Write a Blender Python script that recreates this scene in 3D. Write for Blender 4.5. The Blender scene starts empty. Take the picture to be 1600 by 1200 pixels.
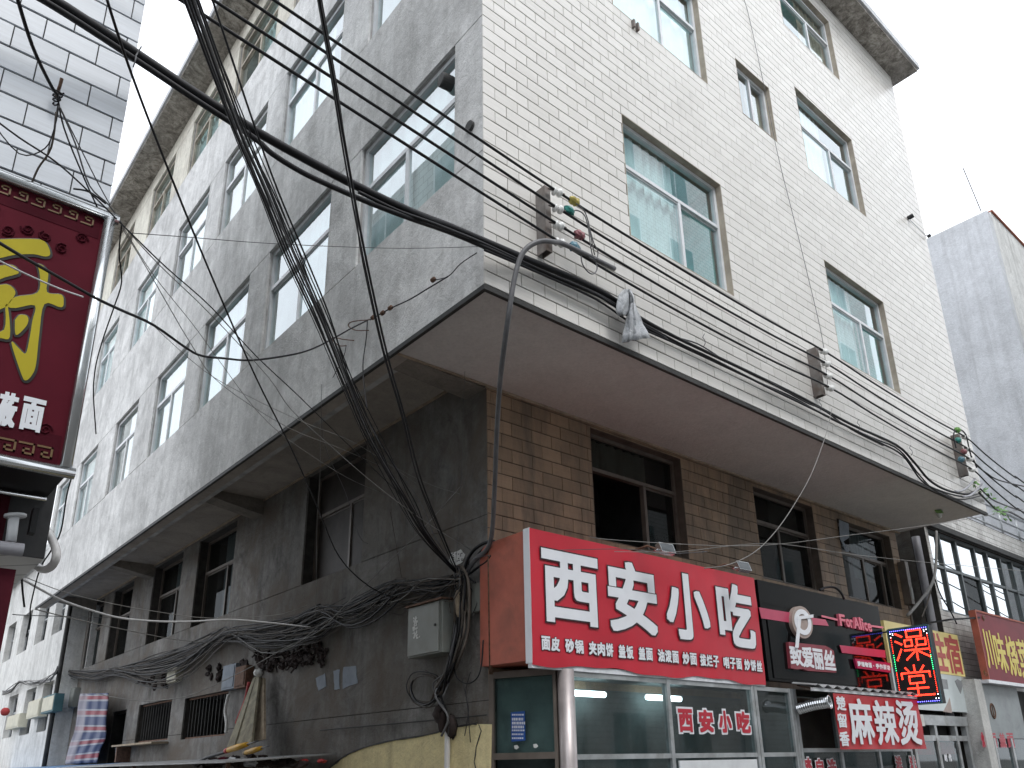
import bpy, math, random
from math import radians, sin, cos, pi, sqrt, atan2, floor
from mathutils import Vector, Matrix
rnd = random.Random(7)
scene = bpy.context.scene
col = scene.collection

# ------------------------------------------------------------------ camera
FPX, CX, CY = 1238.995, 802.807, 766.469            # focal length and principal point, in 1600x1200 pixels
YAW, PIT, ROL = radians(49.4188), radians(19.0019), radians(1.0490)
CAM = Vector((-3.5089, -4.4220, 1.6))
_f = Vector((cos(PIT)*cos(YAW), cos(PIT)*sin(YAW), sin(PIT)))
_r = Vector((sin(YAW), -cos(YAW), 0)); _d = _f.cross(_r)
RIGHT = cos(ROL)*_r + sin(ROL)*_d; DOWN = -sin(ROL)*_r + cos(ROL)*_d; FWD = _f
cd = bpy.data.cameras.new('camera'); cam = bpy.data.objects.new('camera', cd); col.objects.link(cam)
cam.matrix_world = Matrix.Translation(CAM) @ Matrix((RIGHT, -DOWN, -FWD)).transposed().to_4x4()
cd.sensor_fit = 'HORIZONTAL'; cd.sensor_width = 36.0; cd.lens = 36.0*FPX/1600
cd.shift_x = (800-CX)/1600; cd.shift_y = (CY-600)/1600
cd.clip_start = 0.05; cd.clip_end = 800
scene.camera = cam

# ------------------------------------------------------------------ sky, sun, exposure
SUN_AZ, SUN_EL = radians(-97), radians(55)            # direction the light comes from: the street side
w = bpy.data.worlds.new('World'); scene.world = w; w.use_nodes = True
nt = w.node_tree; bg = nt.nodes['Background']
sky = nt.nodes.new('ShaderNodeTexSky'); sky.sky_type = 'NISHITA'; sky.sun_disc = False
sky.sun_elevation = SUN_EL; sky.sun_rotation = pi/2 - SUN_AZ
sky.air_density = 1.0; sky.dust_density = 4.0; sky.ozone_density = 1.0
mixn = nt.nodes.new('ShaderNodeMix'); mixn.data_type = 'RGBA'; mixn.inputs[0].default_value = 0.88
mixn.inputs[7].default_value = (11.9, 12.35, 13.1, 1)      # the overcast veil
nt.links.new(sky.outputs[0], mixn.inputs[6]); nt.links.new(mixn.outputs[2], bg.inputs['Color'])
bg.inputs['Strength'].default_value = 0.10
sl = bpy.data.lights.new('sun', 'SUN'); sl.energy = 0.8; sl.angle = radians(22); sl.color = (1.0, 0.98, 0.95)
so = bpy.data.objects.new('sun', sl); col.objects.link(so)
sd = Vector((cos(SUN_EL)*cos(SUN_AZ), cos(SUN_EL)*sin(SUN_AZ), sin(SUN_EL)))
so.rotation_euler = sd.to_track_quat('Z', 'Y').to_euler(); so.location = (4, -6, 25)
vs = scene.view_settings; vs.view_transform = 'Standard'; vs.look = 'None'; vs.gamma = 1.0
vs.use_curve_mapping = False; vs.exposure = 0.84
scene.cycles.use_denoising = True
scene.cycles.max_bounces = 8; scene.cycles.diffuse_bounces = 4; scene.cycles.glossy_bounces = 4
scene.cycles.transparent_max_bounces = 12; scene.cycles.transmission_bounces = 4
scene.cycles.caustics_reflective = False; scene.cycles.caustics_refractive = False
scene.cycles.sample_clamp_indirect = 6.0

# ------------------------------------------------------------------ rays: a photo pixel onto a real plane, or at a distance
def ray(x, y): return ((x-CX)/FPX)*RIGHT + ((y-CY)/FPX)*DOWN + FWD
def onx(x, y, v): d = ray(x, y); return CAM + d*((v-CAM.x)/d.x)
def ony(x, y, v): d = ray(x, y); return CAM + d*((v-CAM.y)/d.y)
def onz(x, y, v): d = ray(x, y); return CAM + d*((v-CAM.z)/d.z)
def atd(x, y, dist): return CAM + ray(x, y).normalized()*dist
def pix(p):
    q = Vector(p)-CAM; z = q.dot(FWD)
    if z <= 0.01: return (-9999, -9999)
    return (q.dot(RIGHT)/z*FPX+CX, q.dot(DOWN)/z*FPX+CY)

# ------------------------------------------------------------------ materials
MATS = {}
def new_mat(name):
    m = bpy.data.materials.new(name); m.use_nodes = True; MATS[name] = m
    return m, m.node_tree, m.node_tree.nodes['Principled BSDF']
def N(t, typ, **kw):
    n = t.nodes.new(typ)
    for k, v in kw.items(): setattr(n, k, v)
    return n
def noise(t, vec, scale, detail=4, rough=0.55, dist=0.0, sc=None):
    n = N(t, 'ShaderNodeTexNoise'); n.inputs['Scale'].default_value = scale
    n.inputs['Detail'].default_value = detail; n.inputs['Roughness'].default_value = rough; n.inputs['Distortion'].default_value = dist
    if sc:
        mp = N(t, 'ShaderNodeMapping'); mp.inputs['Scale'].default_value = sc; t.links.new(vec, mp.inputs[0]); vec = mp.outputs[0]
    t.links.new(vec, n.inputs['Vector']); return n.outputs['Fac']
def ramp(t, fac, stops):
    r = N(t, 'ShaderNodeValToRGB'); e = r.color_ramp.elements
    while len(e) < len(stops): e.new(0.5)
    for el, (p, c) in zip(e, stops):
        el.position = p; el.color = c if len(c) == 4 else (*c, 1)
    t.links.new(fac, r.inputs[0]); return r.outputs['Color']
def mix(t, fac, a, b, mode='MIX'):
    m = N(t, 'ShaderNodeMix'); m.data_type = 'RGBA'; m.blend_type = mode
    for sock, v in ((m.inputs[0], fac), (m.inputs[6], a), (m.inputs[7], b)):
        if hasattr(v, 'is_linked') or hasattr(v, 'links'): t.links.new(v, sock)
        elif isinstance(v, (int, float)): sock.default_value = v
        else: sock.default_value = (*v, 1) if len(v) == 3 else v
    return m.outputs[2]
def math_(t, op, a, b=0.0):
    m = N(t, 'ShaderNodeMath', operation=op)
    for i, v in enumerate((a, b)):
        if isinstance(v, (int, float)): m.inputs[i].default_value = v
        else: t.links.new(v, m.inputs[i])
    return m.outputs[0]
def pos(t): return N(t, 'ShaderNodeNewGeometry').outputs['Position']
def bump(t, b, h, strength=0.3, dist=0.01):
    n = N(t, 'ShaderNodeBump'); n.inputs['Strength'].default_value = strength; n.inputs['Distance'].default_value = dist
    t.links.new(h, n.inputs['Height']); t.links.new(n.outputs[0], b.inputs['Normal'])

def plain(name, c, rough=0.6, metal=0.0, var=0.25, scale=6.0, spec=0.5, dirt=None):
    m, t, b = new_mat(name); p = pos(t)
    f = noise(t, p, scale, 5, 0.6)
    lo = tuple(x*(1-var) for x in c); hi = tuple(min(1, x*(1+var)) for x in c)
    cc = ramp(t, f, [(0.3, lo), (0.7, hi)])
    if dirt:
        g = noise(t, p, 3.2, 6, 0.65, 0.6)
        cc = mix(t, ramp(t, g, [(0.48, (0, 0, 0)), (0.72, (dirt[3],)*3)]), cc, dirt[:3])
    t.links.new(cc, b.inputs['Base Color'])
    b.inputs['Roughness'].default_value = rough; b.inputs['Metallic'].default_value = metal
    b.inputs['Specular IOR Level'].default_value = spec
    return m

def plaster(name, c, streak=0.5, blotch=0.5, stain=(0.10, 0.09, 0.08), stain_amt=0.35, warm=None):
    m, t, b = new_mat(name); p = pos(t)
    big = noise(t, p, 0.55, 6, 0.62, 0.8)
    mid = noise(t, p, 2.6, 8, 0.70, 0.9)
    trowel = noise(t, p, 5.5, 7, 0.72, 2.2)
    fine = noise(t, p, 30, 4, 0.7)
    strk = noise(t, p, 1.0, 6, 0.65, 0.35, (6, 6, 0.35))
    c0 = tuple(x*(1-0.30*blotch) for x in c); c1 = tuple(min(0.95, x*(1+0.25*blotch)) for x in c)
    cc = ramp(t, big, [(0.32, c0), (0.66, c1)])
    cc = mix(t, 0.75*blotch, cc, ramp(t, mid, [(0.30, (0.42, 0.42, 0.42)), (0.50, (0.76, 0.76, 0.76)), (0.68, (1, 1, 1))]), 'MULTIPLY')
    cc = mix(t, 0.5*blotch, cc, ramp(t, trowel, [(0.34, (0.58, 0.58, 0.58)), (0.52, (0.92, 0.92, 0.92)), (0.66, (1, 1, 1))]), 'MULTIPLY')
    cc = mix(t, 0.75*streak, cc, ramp(t, strk, [(0.32, (0.40, 0.39, 0.38)), (0.55, (1, 1, 1))]), 'MULTIPLY')
    cc = mix(t, 0.35, cc, ramp(t, fine, [(0.25, (0.6, 0.6, 0.6)), (0.6, (1, 1, 1))]), 'MULTIPLY')
    sf = math_(t, 'MULTIPLY', ramp(t, noise(t, p, 1.3, 8, 0.72, 1.4), [(0.53, (0, 0, 0)), (0.68, (1, 1, 1))]), stain_amt)
    cc = mix(t, sf, cc, stain)
    if warm: cc = mix(t, ramp(t, noise(t, p, 0.9, 5, 0.65, 0.8), [(0.43, (0, 0, 0)), (0.66, (1, 1, 1))]), cc, warm)
    t.links.new(cc, b.inputs['Base Color']); b.inputs['Roughness'].default_value = 0.9
    b.inputs['Specular IOR Level'].default_value = 0.2
    h = math_(t, 'ADD', math_(t, 'MULTIPLY', trowel, 1.5), fine)
    bump(t, b, h, 0.45, 0.02)
    return m

def tile_mat(name, c, c2, rough=0.32, grain=(1.5, 40, 60), dirt=(0.16, 0.14, 0.12), dirt_amt=0.3, dirt_lo=0.58):
    m, t, b = new_mat(name); p = pos(t)
    at = N(t, 'ShaderNodeAttribute', attribute_name='rnd'); oi = N(t, 'ShaderNodeObjectInfo')
    f = math_(t, 'FRACT', math_(t, 'ADD', at.outputs['Fac'], oi.outputs['Random']))
    cc = ramp(t, f, [(0.0, c2), (0.5, tuple((a+bb)/2 for a, bb in zip(c, c2))), (1.0, c)])
    g = noise(t, p, 1.0, 4, 0.7, 0, grain)
    cc = mix(t, 0.5, cc, ramp(t, g, [(0.25, (0.72, 0.71, 0.69)), (0.65, (1, 1, 1))]), 'MULTIPLY')
    d = noise(t, p, 0.8, 8, 0.7, 0.6, (2.4, 2.4, 0.5))
    cc = mix(t, math_(t, 'MULTIPLY', ramp(t, d, [(dirt_lo, (0, 0, 0)), (dirt_lo+0.2, (1, 1, 1))]), dirt_amt), cc, dirt)
    t.links.new(cc, b.inputs['Base Color']); b.inputs['Roughness'].default_value = rough
    b.inputs['Specular IOR Level'].default_value = 0.45
    bump(t, b, g, 0.12, 0.004)
    return m

def glass_mat(name, tint=(0.45, 0.62, 0.62), refl=0.30, rough=0.0, dirt=0.12, wav=0.02, fres=0.8):
    m, t, b = new_mat(name); t.nodes.remove(b)
    out = t.nodes['Material Output']; p = pos(t)
    tr = N(t, 'ShaderNodeBsdfTransparent'); tr.inputs[0].default_value = (*tint, 1)
    gl = N(t, 'ShaderNodeBsdfGlossy'); gl.inputs['Roughness'].default_value = rough; gl.inputs['Color'].default_value = (0.93, 0.98, 1.0, 1)
    df = N(t, 'ShaderNodeBsdfDiffuse'); df.inputs['Color'].default_value = (0.42, 0.41, 0.38, 1)
    lw = N(t, 'ShaderNodeLayerWeight'); lw.inputs['Blend'].default_value = 0.35
    fac = math_(t, 'ADD', math_(t, 'MULTIPLY', lw.outputs['Fresnel'], fres), refl)
    m1 = N(t, 'ShaderNodeMixShader'); t.links.new(fac, m1.inputs[0]); t.links.new(tr.outputs[0], m1.inputs[1]); t.links.new(gl.outputs[0], m1.inputs[2])
    m2 = N(t, 'ShaderNodeMixShader')
    dn = math_(t, 'MULTIPLY', ramp(t, noise(t, p, 3.0, 6, 0.7, 0.5, (1, 1, 0.5)), [(0.3, (0, 0, 0)), (0.8, (1, 1, 1))]), dirt)
    t.links.new(dn, m2.inputs[0]); t.links.new(m1.outputs[0], m2.inputs[1]); t.links.new(df.outputs[0], m2.inputs[2])
    m3 = N(t, 'ShaderNodeMixShader'); tw = N(t, 'ShaderNodeBsdfTransparent')      # the inner face of the pane only lets light through
    t.links.new(N(t, 'ShaderNodeNewGeometry').outputs['Backfacing'], m3.inputs[0]); t.links.new(m2.outputs[0], m3.inputs[1]); t.links.new(tw.outputs[0], m3.inputs[2])
    t.links.new(m3.outputs[0], out.inputs['Surface'])
    bn = N(t, 'ShaderNodeBump'); bn.inputs['Strength'].default_value = 1.0; bn.inputs['Distance'].default_value = wav
    t.links.new(noise(t, p, 0.9, 1, 0.4), bn.inputs['Height'])
    t.links.new(bn.outputs[0], gl.inputs['Normal'])
    return m

def emit(name, c, strength):
    m, t, b = new_mat(name)
    b.inputs['Base Color'].default_value = (*[x*0.3 for x in c], 1); b.inputs['Emission Color'].default_value = (*c, 1)
    b.inputs['Emission Strength'].default_value = strength
    return m

plaster('grey_plaster', (0.80, 0.80, 0.79), 0.38, 0.72, (0.34, 0.335, 0.325), 0.38)
plaster('warm_plaster', (0.86, 0.80, 0.70), 0.38, 0.65, (0.42, 0.37, 0.31), 0.35)
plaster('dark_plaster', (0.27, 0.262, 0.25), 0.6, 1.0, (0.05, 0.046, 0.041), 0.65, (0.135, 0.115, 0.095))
plaster('soffit_paint', (0.70, 0.67, 0.645), 0.10, 0.16, (0.40, 0.37, 0.35), 0.12)
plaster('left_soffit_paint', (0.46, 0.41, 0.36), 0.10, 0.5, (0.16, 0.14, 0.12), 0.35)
plaster('beam_concrete', (0.30, 0.27, 0.235), 0.2, 0.9, (0.15, 0.13, 0.11), 0.5)
plaster('white_plaster', (0.78, 0.78, 0.76), 0.5, 0.5, (0.3, 0.29, 0.27), 0.4)
plaster('cement_grey', (0.66, 0.675, 0.70), 0.35, 0.40, (0.42, 0.43, 0.445), 0.3)
plaster('yellow_plaster', (0.90, 0.74, 0.42), 0.35, 0.45, (0.35, 0.25, 0.14), 0.4)
plaster('asphalt', (0.20, 0.195, 0.185), 0.0, 0.5, (0.03, 0.03, 0.03), 0.4)
plaster('paving', (0.34, 0.33, 0.31), 0.0, 0.6, (0.10, 0.095, 0.09), 0.4)
def eave_mat():
    m, t, b = new_mat('eave_concrete'); p = pos(t)
    a = noise(t, p, 3.4, 10, 0.72, 1.2); c = noise(t, p, 13, 8, 0.75, 0.8); l = noise(t, p, 0.8, 3, 0.5)
    cc = ramp(t, a, [(0.34, (0.13, 0.12, 0.105)), (0.47, (0.30, 0.28, 0.25)), (0.60, (0.50, 0.47, 0.43))])
    cc = mix(t, 0.75, cc, ramp(t, c, [(0.36, (0.30, 0.27, 0.24)), (0.55, (1, 1, 1))]), 'MULTIPLY')
    cc = mix(t, ramp(t, l, [(0.45, (0, 0, 0)), (0.62, (0.4,)*3)]), cc, (0.20, 0.185, 0.165))
    t.links.new(cc, b.inputs['Base Color']); b.inputs['Roughness'].default_value = 0.95; bump(t, b, c, 0.7, 0.03)
eave_mat()
tile_mat('white_tile', (0.745, 0.725, 0.69), (0.67, 0.65, 0.615), dirt_amt=0.24)
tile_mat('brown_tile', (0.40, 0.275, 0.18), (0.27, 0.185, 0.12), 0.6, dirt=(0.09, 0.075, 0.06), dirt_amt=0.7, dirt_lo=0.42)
tile_mat('left_tile', (0.66, 0.70, 0.75), (0.60, 0.64, 0.69), 0.30, (2, 40, 50), dirt_amt=0.12)
tile_mat('annex_tile', (0.66, 0.65, 0.62), (0.50, 0.48, 0.45), 0.4, dirt_amt=0.55, dirt_lo=0.5)
plain('grout', (0.045, 0.041, 0.037), 0.95, var=0.35, scale=9)
plain('left_grout', (0.06, 0.06, 0.062), 0.95, var=0.3)
plain('reveal_tan', (0.40, 0.355, 0.29), 0.75, var=0.18, scale=5, dirt=(0.2, 0.17, 0.13, 0.6))
plain('reveal_grey', (0.40, 0.395, 0.385), 0.9, var=0.25, scale=4, dirt=(0.12, 0.11, 0.10, 0.6))
plain('white_alu', (0.66, 0.68, 0.70), 0.4, var=0.10)
plain('grey_alu', (0.40, 0.42, 0.43), 0.42, 0.35, var=0.2, dirt=(0.13, 0.12, 0.10, 0.6))
plain('brown_alu', (0.12, 0.10, 0.085), 0.5, var=0.25)
plain('old_wood', (0.30, 0.24, 0.17), 0.8, var=0.35, scale=12)
plain('dark_trim', (0.035, 0.035, 0.034), 0.7, var=0.4)
plain('trim_strip', (0.34, 0.27, 0.20), 0.8, var=0.3)
plain('cable_black', (0.010, 0.010, 0.012), 0.5, var=0.3, spec=0.3)
plain('cable_grey', (0.10, 0.10, 0.105), 0.5, var=0.3)
plain('cable_pale', (0.22, 0.215, 0.205), 0.6, var=0.25)
plain('cable_white', (0.55, 0.55, 0.56), 0.5, var=0.15)
plain('cable_brown', (0.075, 0.062, 0.05), 0.7, var=0.4)
plain('tangle_dark', (0.035, 0.024, 0.022), 0.9, var=0.6, scale=14)
plain('porcelain', (0.74, 0.74, 0.72), 0.15, var=0.08)
plain('rack_steel', (0.20, 0.185, 0.175), 0.65, 0.4, var=0.35, dirt=(0.13, 0.07, 0.04, 0.7))
plain('rust', (0.13, 0.07, 0.045), 0.85, var=0.5, scale=20)
plain('tape_yellow', (0.42, 0.34, 0.08), 0.55, var=0.3, scale=30)
plain('tape_green', (0.03, 0.22, 0.19), 0.5, var=0.3, scale=30)
plain('tape_red', (0.22, 0.07, 0.08), 0.5, var=0.3, scale=30)
plain('tape_blue', (0.07, 0.17, 0.22), 0.5, var=0.3, scale=30)
plain('sign_red', (0.50, 0.018, 0.036), 0.38, var=0.10, scale=2)
plain('banner_red', (0.46, 0.02, 0.028), 0.5, var=0.12, scale=2)
plain('sign_side', (0.42, 0.115, 0.075), 0.65, var=0.14, scale=5, dirt=(0.16, 0.07, 0.05, 0.5))
plain('letter_white', (0.74, 0.76, 0.80), 0.45, var=0.04)
plain('letter_outline', (0.035, 0.012, 0.016), 0.5, var=0.1)
plain('letter_red', (0.45, 0.02, 0.04), 0.45, var=0.08)
plain('sign_maroon', (0.085, 0.005, 0.014), 0.75, var=0.12, scale=3, spec=0.15)
plain('maroon_dark', (0.060, 0.006, 0.013), 0.8, var=0.15, spec=0.1)
plain('shop_maroon', (0.060, 0.007, 0.014), 0.7, var=0.25, spec=0.12)
plain('brush_yellow', (0.42, 0.35, 0.02), 0.6, var=0.06, spec=0.2)
plain('letter_black', (0.014, 0.012, 0.010), 0.5)
plain('key_gold', (0.15, 0.085, 0.03), 0.5, var=0.2)
plain('sign_black', (0.005, 0.0055, 0.006), 0.06, var=0.2, spec=0.16)
plain('matt_black', (0.010, 0.010, 0.011), 0.6, var=0.3)
plain('pink_strip', (0.46, 0.05, 0.11), 0.35, var=0.08)
plain('pink_letter', (0.62, 0.13, 0.19), 0.4, var=0.08)
plain('plate_magenta', (0.42, 0.02, 0.085), 0.4, var=0.08)
plain('letter_backing', (0.22, 0.035, 0.05), 0.5, var=0.15)
plain('ring_beige', (0.34, 0.27, 0.24), 0.5, var=0.12)
plain('sign_crimson', (0.20, 0.014, 0.024), 0.55, var=0.12, scale=3, spec=0.3)
plain('letter_yellow', (0.72, 0.58, 0.10), 0.5, var=0.06)
plain('frame_slate', (0.10, 0.12, 0.125), 0.5, var=0.2)
plain('sign_yellow', (0.86, 0.72, 0.30), 0.5, var=0.07, scale=2)
plain('letter_rose', (0.50, 0.11, 0.10), 0.5, var=0.08)
plain('poster_pale', (0.56, 0.62, 0.63), 0.35, var=0.12, scale=2)
plain('poster_grey', (0.24, 0.25, 0.26), 0.4, var=0.3, scale=4)
plain('poster_skin', (0.36, 0.28, 0.25), 0.4, var=0.2, scale=4)
plain('panel_grey', (0.27, 0.30, 0.31), 0.5, var=0.12, scale=3, dirt=(0.14, 0.15, 0.15, 0.5))
plain('steel_pole', (0.42, 0.38, 0.375), 0.38, 0.45, var=0.15)
plain('duct_silver', (0.62, 0.64, 0.66), 0.18, 0.95, var=0.1)
plain('chrome', (0.6, 0.62, 0.63), 0.2, 0.9, var=0.1)
plain('lamp_glass', (0.10, 0.11, 0.12), 0.15, var=0.2)
plain('box_grey', (0.215, 0.225, 0.205), 0.55, var=0.10, scale=4, dirt=(0.15, 0.12, 0.09, 0.35))
plain('box_cream', (0.52, 0.50, 0.40), 0.6, var=0.12)
plain('box_teal', (0.05, 0.13, 0.15), 0.6, var=0.2)
plain('paper_white', (0.62, 0.62, 0.60), 0.85, var=0.12, scale=14)
plain('paper_blue', (0.22, 0.25, 0.29), 0.85, var=0.15, scale=9)
plain('sticker_blue', (0.02, 0.09, 0.36), 0.45, var=0.1)
plain('pvc', (0.62, 0.61, 0.60), 0.4, var=0.08)
plain('grey_pipe', (0.30, 0.30, 0.33), 0.4, var=0.12)
plain('plank', (0.24, 0.22, 0.155), 0.85, var=0.35, scale=10, dirt=(0.10, 0.085, 0.06, 0.8))
plain('tool_yellow', (0.55, 0.30, 0.02), 0.45, var=0.2)
plain('tool_red', (0.42, 0.03, 0.03), 0.5, var=0.2)
plain('plastic_white', (0.66, 0.68, 0.72), 0.35, var=0.12, scale=18)
plain('awning_blue', (0.10, 0.20, 0.36), 0.5, var=0.2)
plain('corrugated', (0.36, 0.37, 0.38), 0.5, 0.3, var=0.2, dirt=(0.12, 0.11, 0.10, 0.7))
plain('shop_room', (0.16, 0.19, 0.19), 0.8, var=0.35, scale=3)
plain('blind_grey', (0.42, 0.43, 0.40), 0.8, var=0.2, scale=3, dirt=(0.15, 0.14, 0.12, 0.6))
plain('room_dark', (0.055, 0.055, 0.055), 0.9, var=0.4, scale=2)
plain('room_light', (0.60, 0.64, 0.62), 0.9, var=0.2, scale=1.5)
plain('curtain_pale', (0.78, 0.90, 0.90), 0.9, var=0.12, scale=3)
plain('curtain_white', (0.80, 0.81, 0.81), 0.9, var=0.10, scale=3)
plain('curtain_teal', (0.28, 0.70, 0.68), 0.9, var=0.2, scale=3)
plain('board_dark', (0.045, 0.038, 0.034), 0.55, var=0.4, scale=3, spec=0.25)
plain('board_brown', (0.095, 0.075, 0.06), 0.8, var=0.35, scale=4)
plain('curtain_tan', (0.44, 0.37, 0.28), 0.9, var=0.15, scale=3)
plain('leaf_green', (0.12, 0.28, 0.06), 0.6, var=0.35, scale=30)
plain('red_cloth', (0.30, 0.03, 0.03), 0.8, var=0.3)
plain('terracotta', (0.30, 0.10, 0.06), 0.7, var=0.2)
plain('railing_steel', (0.44, 0.46, 0.47), 0.35, 0.6, var=0.15)
def striped_mat():
    m, t, b = new_mat('striped_cloth'); uv = N(t, 'ShaderNodeAttribute', attribute_name='band')
    r = N(t, 'ShaderNodeValToRGB'); r.color_ramp.interpolation = 'CONSTANT'; e = r.color_ramp.elements
    st = [(0.0, (0.05, 0.07, 0.15)), (0.30, (0.30, 0.31, 0.35)), (0.40, (0.26, 0.06, 0.08)), (0.66, (0.30, 0.31, 0.35)), (0.78, (0.05, 0.07, 0.15)), (0.90, (0.05, 0.07, 0.15))]
    while len(e) < len(st): e.new(0.5)
    for el, (p_, c) in zip(e, st): el.position = p_; el.color = (*c, 1)
    t.links.new(math_(t, 'FRACT', uv.outputs['Fac']), r.inputs[0])
    at2 = N(t, 'ShaderNodeAttribute', attribute_name='cross')
    cc = mix(t, at2.outputs['Fac'], r.outputs['Color'], (0.34, 0.32, 0.35))
    t.links.new(mix(t, 0.4, cc, ramp(t, noise(t, pos(t), 5, 5, 0.6), [(0.3, (0.5,)*3), (0.65, (1,)*3)]), 'MULTIPLY'), b.inputs['Base Color'])
    b.inputs['Roughness'].default_value = 0.6
striped_mat()
def rag_mat():
    m, t, b = new_mat('rag_grey'); p = pos(t)
    f = noise(t, p, 22, 6, 0.7, 1.0)
    t.links.new(ramp(t, f, [(0.30, (0.12, 0.13, 0.14)), (0.45, (0.38, 0.40, 0.42)), (0.7, (0.56, 0.57, 0.60))]), b.inputs['Base Color'])
    b.inputs['Roughness'].default_value = 0.5; bump(t, b, f, 0.8, 0.02)
rag_mat()
glass_mat('window_glass', (0.84, 0.97, 0.97), 0.26, 0.0, 0.06, 0.0007)
glass_mat('dark_glass', (0.26, 0.30, 0.31), 0.015, 0.02, 0.06, 0.0012, 0.16)
glass_mat('shop_glass', (0.42, 0.54, 0.55), 0.04, 0.03, 0.08, 0.0012, 0.5)
glass_mat('annex_glass', (0.30, 0.34, 0.35), 0.50, 0.0, 0.14, 0.002)
emit('led_red', (1.0, 0.035, 0.015), 6.5); emit('led_blue', (0.12, 0.12, 1.0), 6.0); emit('led_green', (0.05, 0.9, 0.28), 3.5); emit('led_white', (0.8, 0.85, 1.0), 5.0)
emit('lamp_glow', (0.92, 0.97, 1.0), 6.0)
def facade_mat():
    m, t, b = new_mat('opposite_tile'); p = pos(t)
    sx = N(t, 'ShaderNodeSeparateXYZ'); t.links.new(p, sx.inputs[0]); cx = N(t, 'ShaderNodeCombineXYZ')
    t.links.new(math_(t, 'ADD', sx.outputs[0], sx.outputs[1]), cx.inputs[0]); t.links.new(sx.outputs[2], cx.inputs[1])
    br = N(t, 'ShaderNodeTexBrick'); br.inputs['Scale'].default_value = 1.0; br.inputs['Brick Width'].default_value = 0.28; br.inputs['Row Height'].default_value = 0.16
    br.inputs['Mortar Size'].default_value = 0.010; br.inputs['Color1'].default_value = (0.70, 0.70, 0.69, 1); br.inputs['Color2'].default_value = (0.64, 0.64, 0.62, 1); br.inputs['Mortar'].default_value = (0.26, 0.26, 0.26, 1)
    t.links.new(cx.outputs[0], br.inputs[0]); t.links.new(br.outputs[0], b.inputs['Base Color']); b.inputs['Roughness'].default_value = 0.4
facade_mat()

# ------------------------------------------------------------------ mesh collector
class MB:
    def __init__(s): s.v = []; s.f = []; s.a = []
    def add(s, vs, fs, a=0.0):
        o = len(s.v); s.v += [tuple(v) for v in vs]; s.f += [tuple(i+o for i in f) for f in fs]; s.a += [a]*len(fs); return s
    def box(s, x0, x1, y0, y1, z0, z1, a=0.0):
        x0, x1 = min(x0, x1), max(x0, x1); y0, y1 = min(y0, y1), max(y0, y1); z0, z1 = min(z0, z1), max(z0, z1)
        v = [(x0, y0, z0), (x1, y0, z0), (x1, y1, z0), (x0, y1, z0), (x0, y0, z1), (x1, y0, z1), (x1, y1, z1), (x0, y1, z1)]
        return s.add(v, [(0, 3, 2, 1), (4, 5, 6, 7), (0, 1, 5, 4), (1, 2, 6, 5), (2, 3, 7, 6), (3, 0, 4, 7)], a)
    def obox(s, c, ax, ay, az, a=0.0):
        c = Vector(c); v = []
        for k in (-1, 1):
            for i, j in ((-1, -1), (1, -1), (1, 1), (-1, 1)): v.append(c+ax*i+ay*j+az*k)
        return s.add(v, [(0, 3, 2, 1), (4, 5, 6, 7), (0, 1, 5, 4), (1, 2, 6, 5), (2, 3, 7, 6), (3, 0, 4, 7)], a)
    def bar(s, p, q, w, h=None, a=0.0):
        p = Vector(p); q = Vector(q); d = (q-p).normalized(); up = Vector((0, 0, 1)) if abs(d.z) < 0.95 else Vector((1, 0, 0))
        x = d.cross(up).normalized(); y = x.cross(d)
        return s.obox((p+q)/2, x*w/2, y*(h or w)/2, (q-p)/2, a)
    def tube(s, pts, r, n=6, cap=True):
        pts = [Vector(p) for p in pts]; rings = []; prev = None
        rr = r if isinstance(r, (list, tuple)) else [r]*len(pts)
        for i, p in enumerate(pts):
            d = (pts[min(i+1, len(pts)-1)]-pts[max(i-1, 0)])
            if d.length < 1e-9: d = Vector((0, 0, 1))
            d.normalize()
            if prev is None:
                u = d.cross(Vector((0, 0, 1)) if abs(d.z) < 0.9 else Vector((1, 0, 0))).normalized()
            else:
                u = prev - d*prev.dot(d)
                u = u.normalized() if u.length > 1e-6 else d.orthogonal().normalized()
            prev = u; v = d.cross(u)
            rings.append([p+(u*cos(2*pi*k/n)+v*sin(2*pi*k/n))*rr[i] for k in range(n)])
        vs = [v for R_ in rings for v in R_]; fs = []
        for i in range(len(pts)-1):
            for k in range(n):
                fs.append((i*n+k, i*n+(k+1) % n, (i+1)*n+(k+1) % n, (i+1)*n+k))
        if cap: fs += [tuple(range(n-1, -1, -1)), tuple((len(pts)-1)*n+k for k in range(n))]
        return s.add(vs, fs)
    def prism(s, poly, d):
        d = Vector(d); poly = [Vector(p) for p in poly]; n = len(poly)
        fs = [tuple(range(n)), tuple(range(2*n-1, n-1, -1))] + [(i, i+n, (i+1) % n+n, (i+1) % n) for i in range(n)]
        return s.add(poly+[p+d for p in poly], fs)
    def lathe(s, base, axis, prof, n=12):
        base = Vector(base); axis = Vector(axis).normalized(); u = axis.orthogonal().normalized(); v = axis.cross(u)
        vs = []; fs = []
        for (r, h) in prof:
            for k in range(n): vs.append(base+axis*h+(u*cos(2*pi*k/n)+v*sin(2*pi*k/n))*r)
        for i in range(len(prof)-1):
            for k in range(n): fs.append((i*n+k, i*n+(k+1) % n, (i+1)*n+(k+1) % n, (i+1)*n+k))
        fs += [tuple(range(n-1, -1, -1)), tuple((len(prof)-1)*n+k for k in range(n))]
        return s.add(vs, fs)
    def mesh(s, name, attr=False):
        m = bpy.data.meshes.new(name); m.from_pydata(s.v, [], s.f)
        if attr:
            at = m.attributes.new('rnd', 'FLOAT', 'FACE'); at.data.foreach_set('value', s.a)
        m.update(); return m
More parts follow.
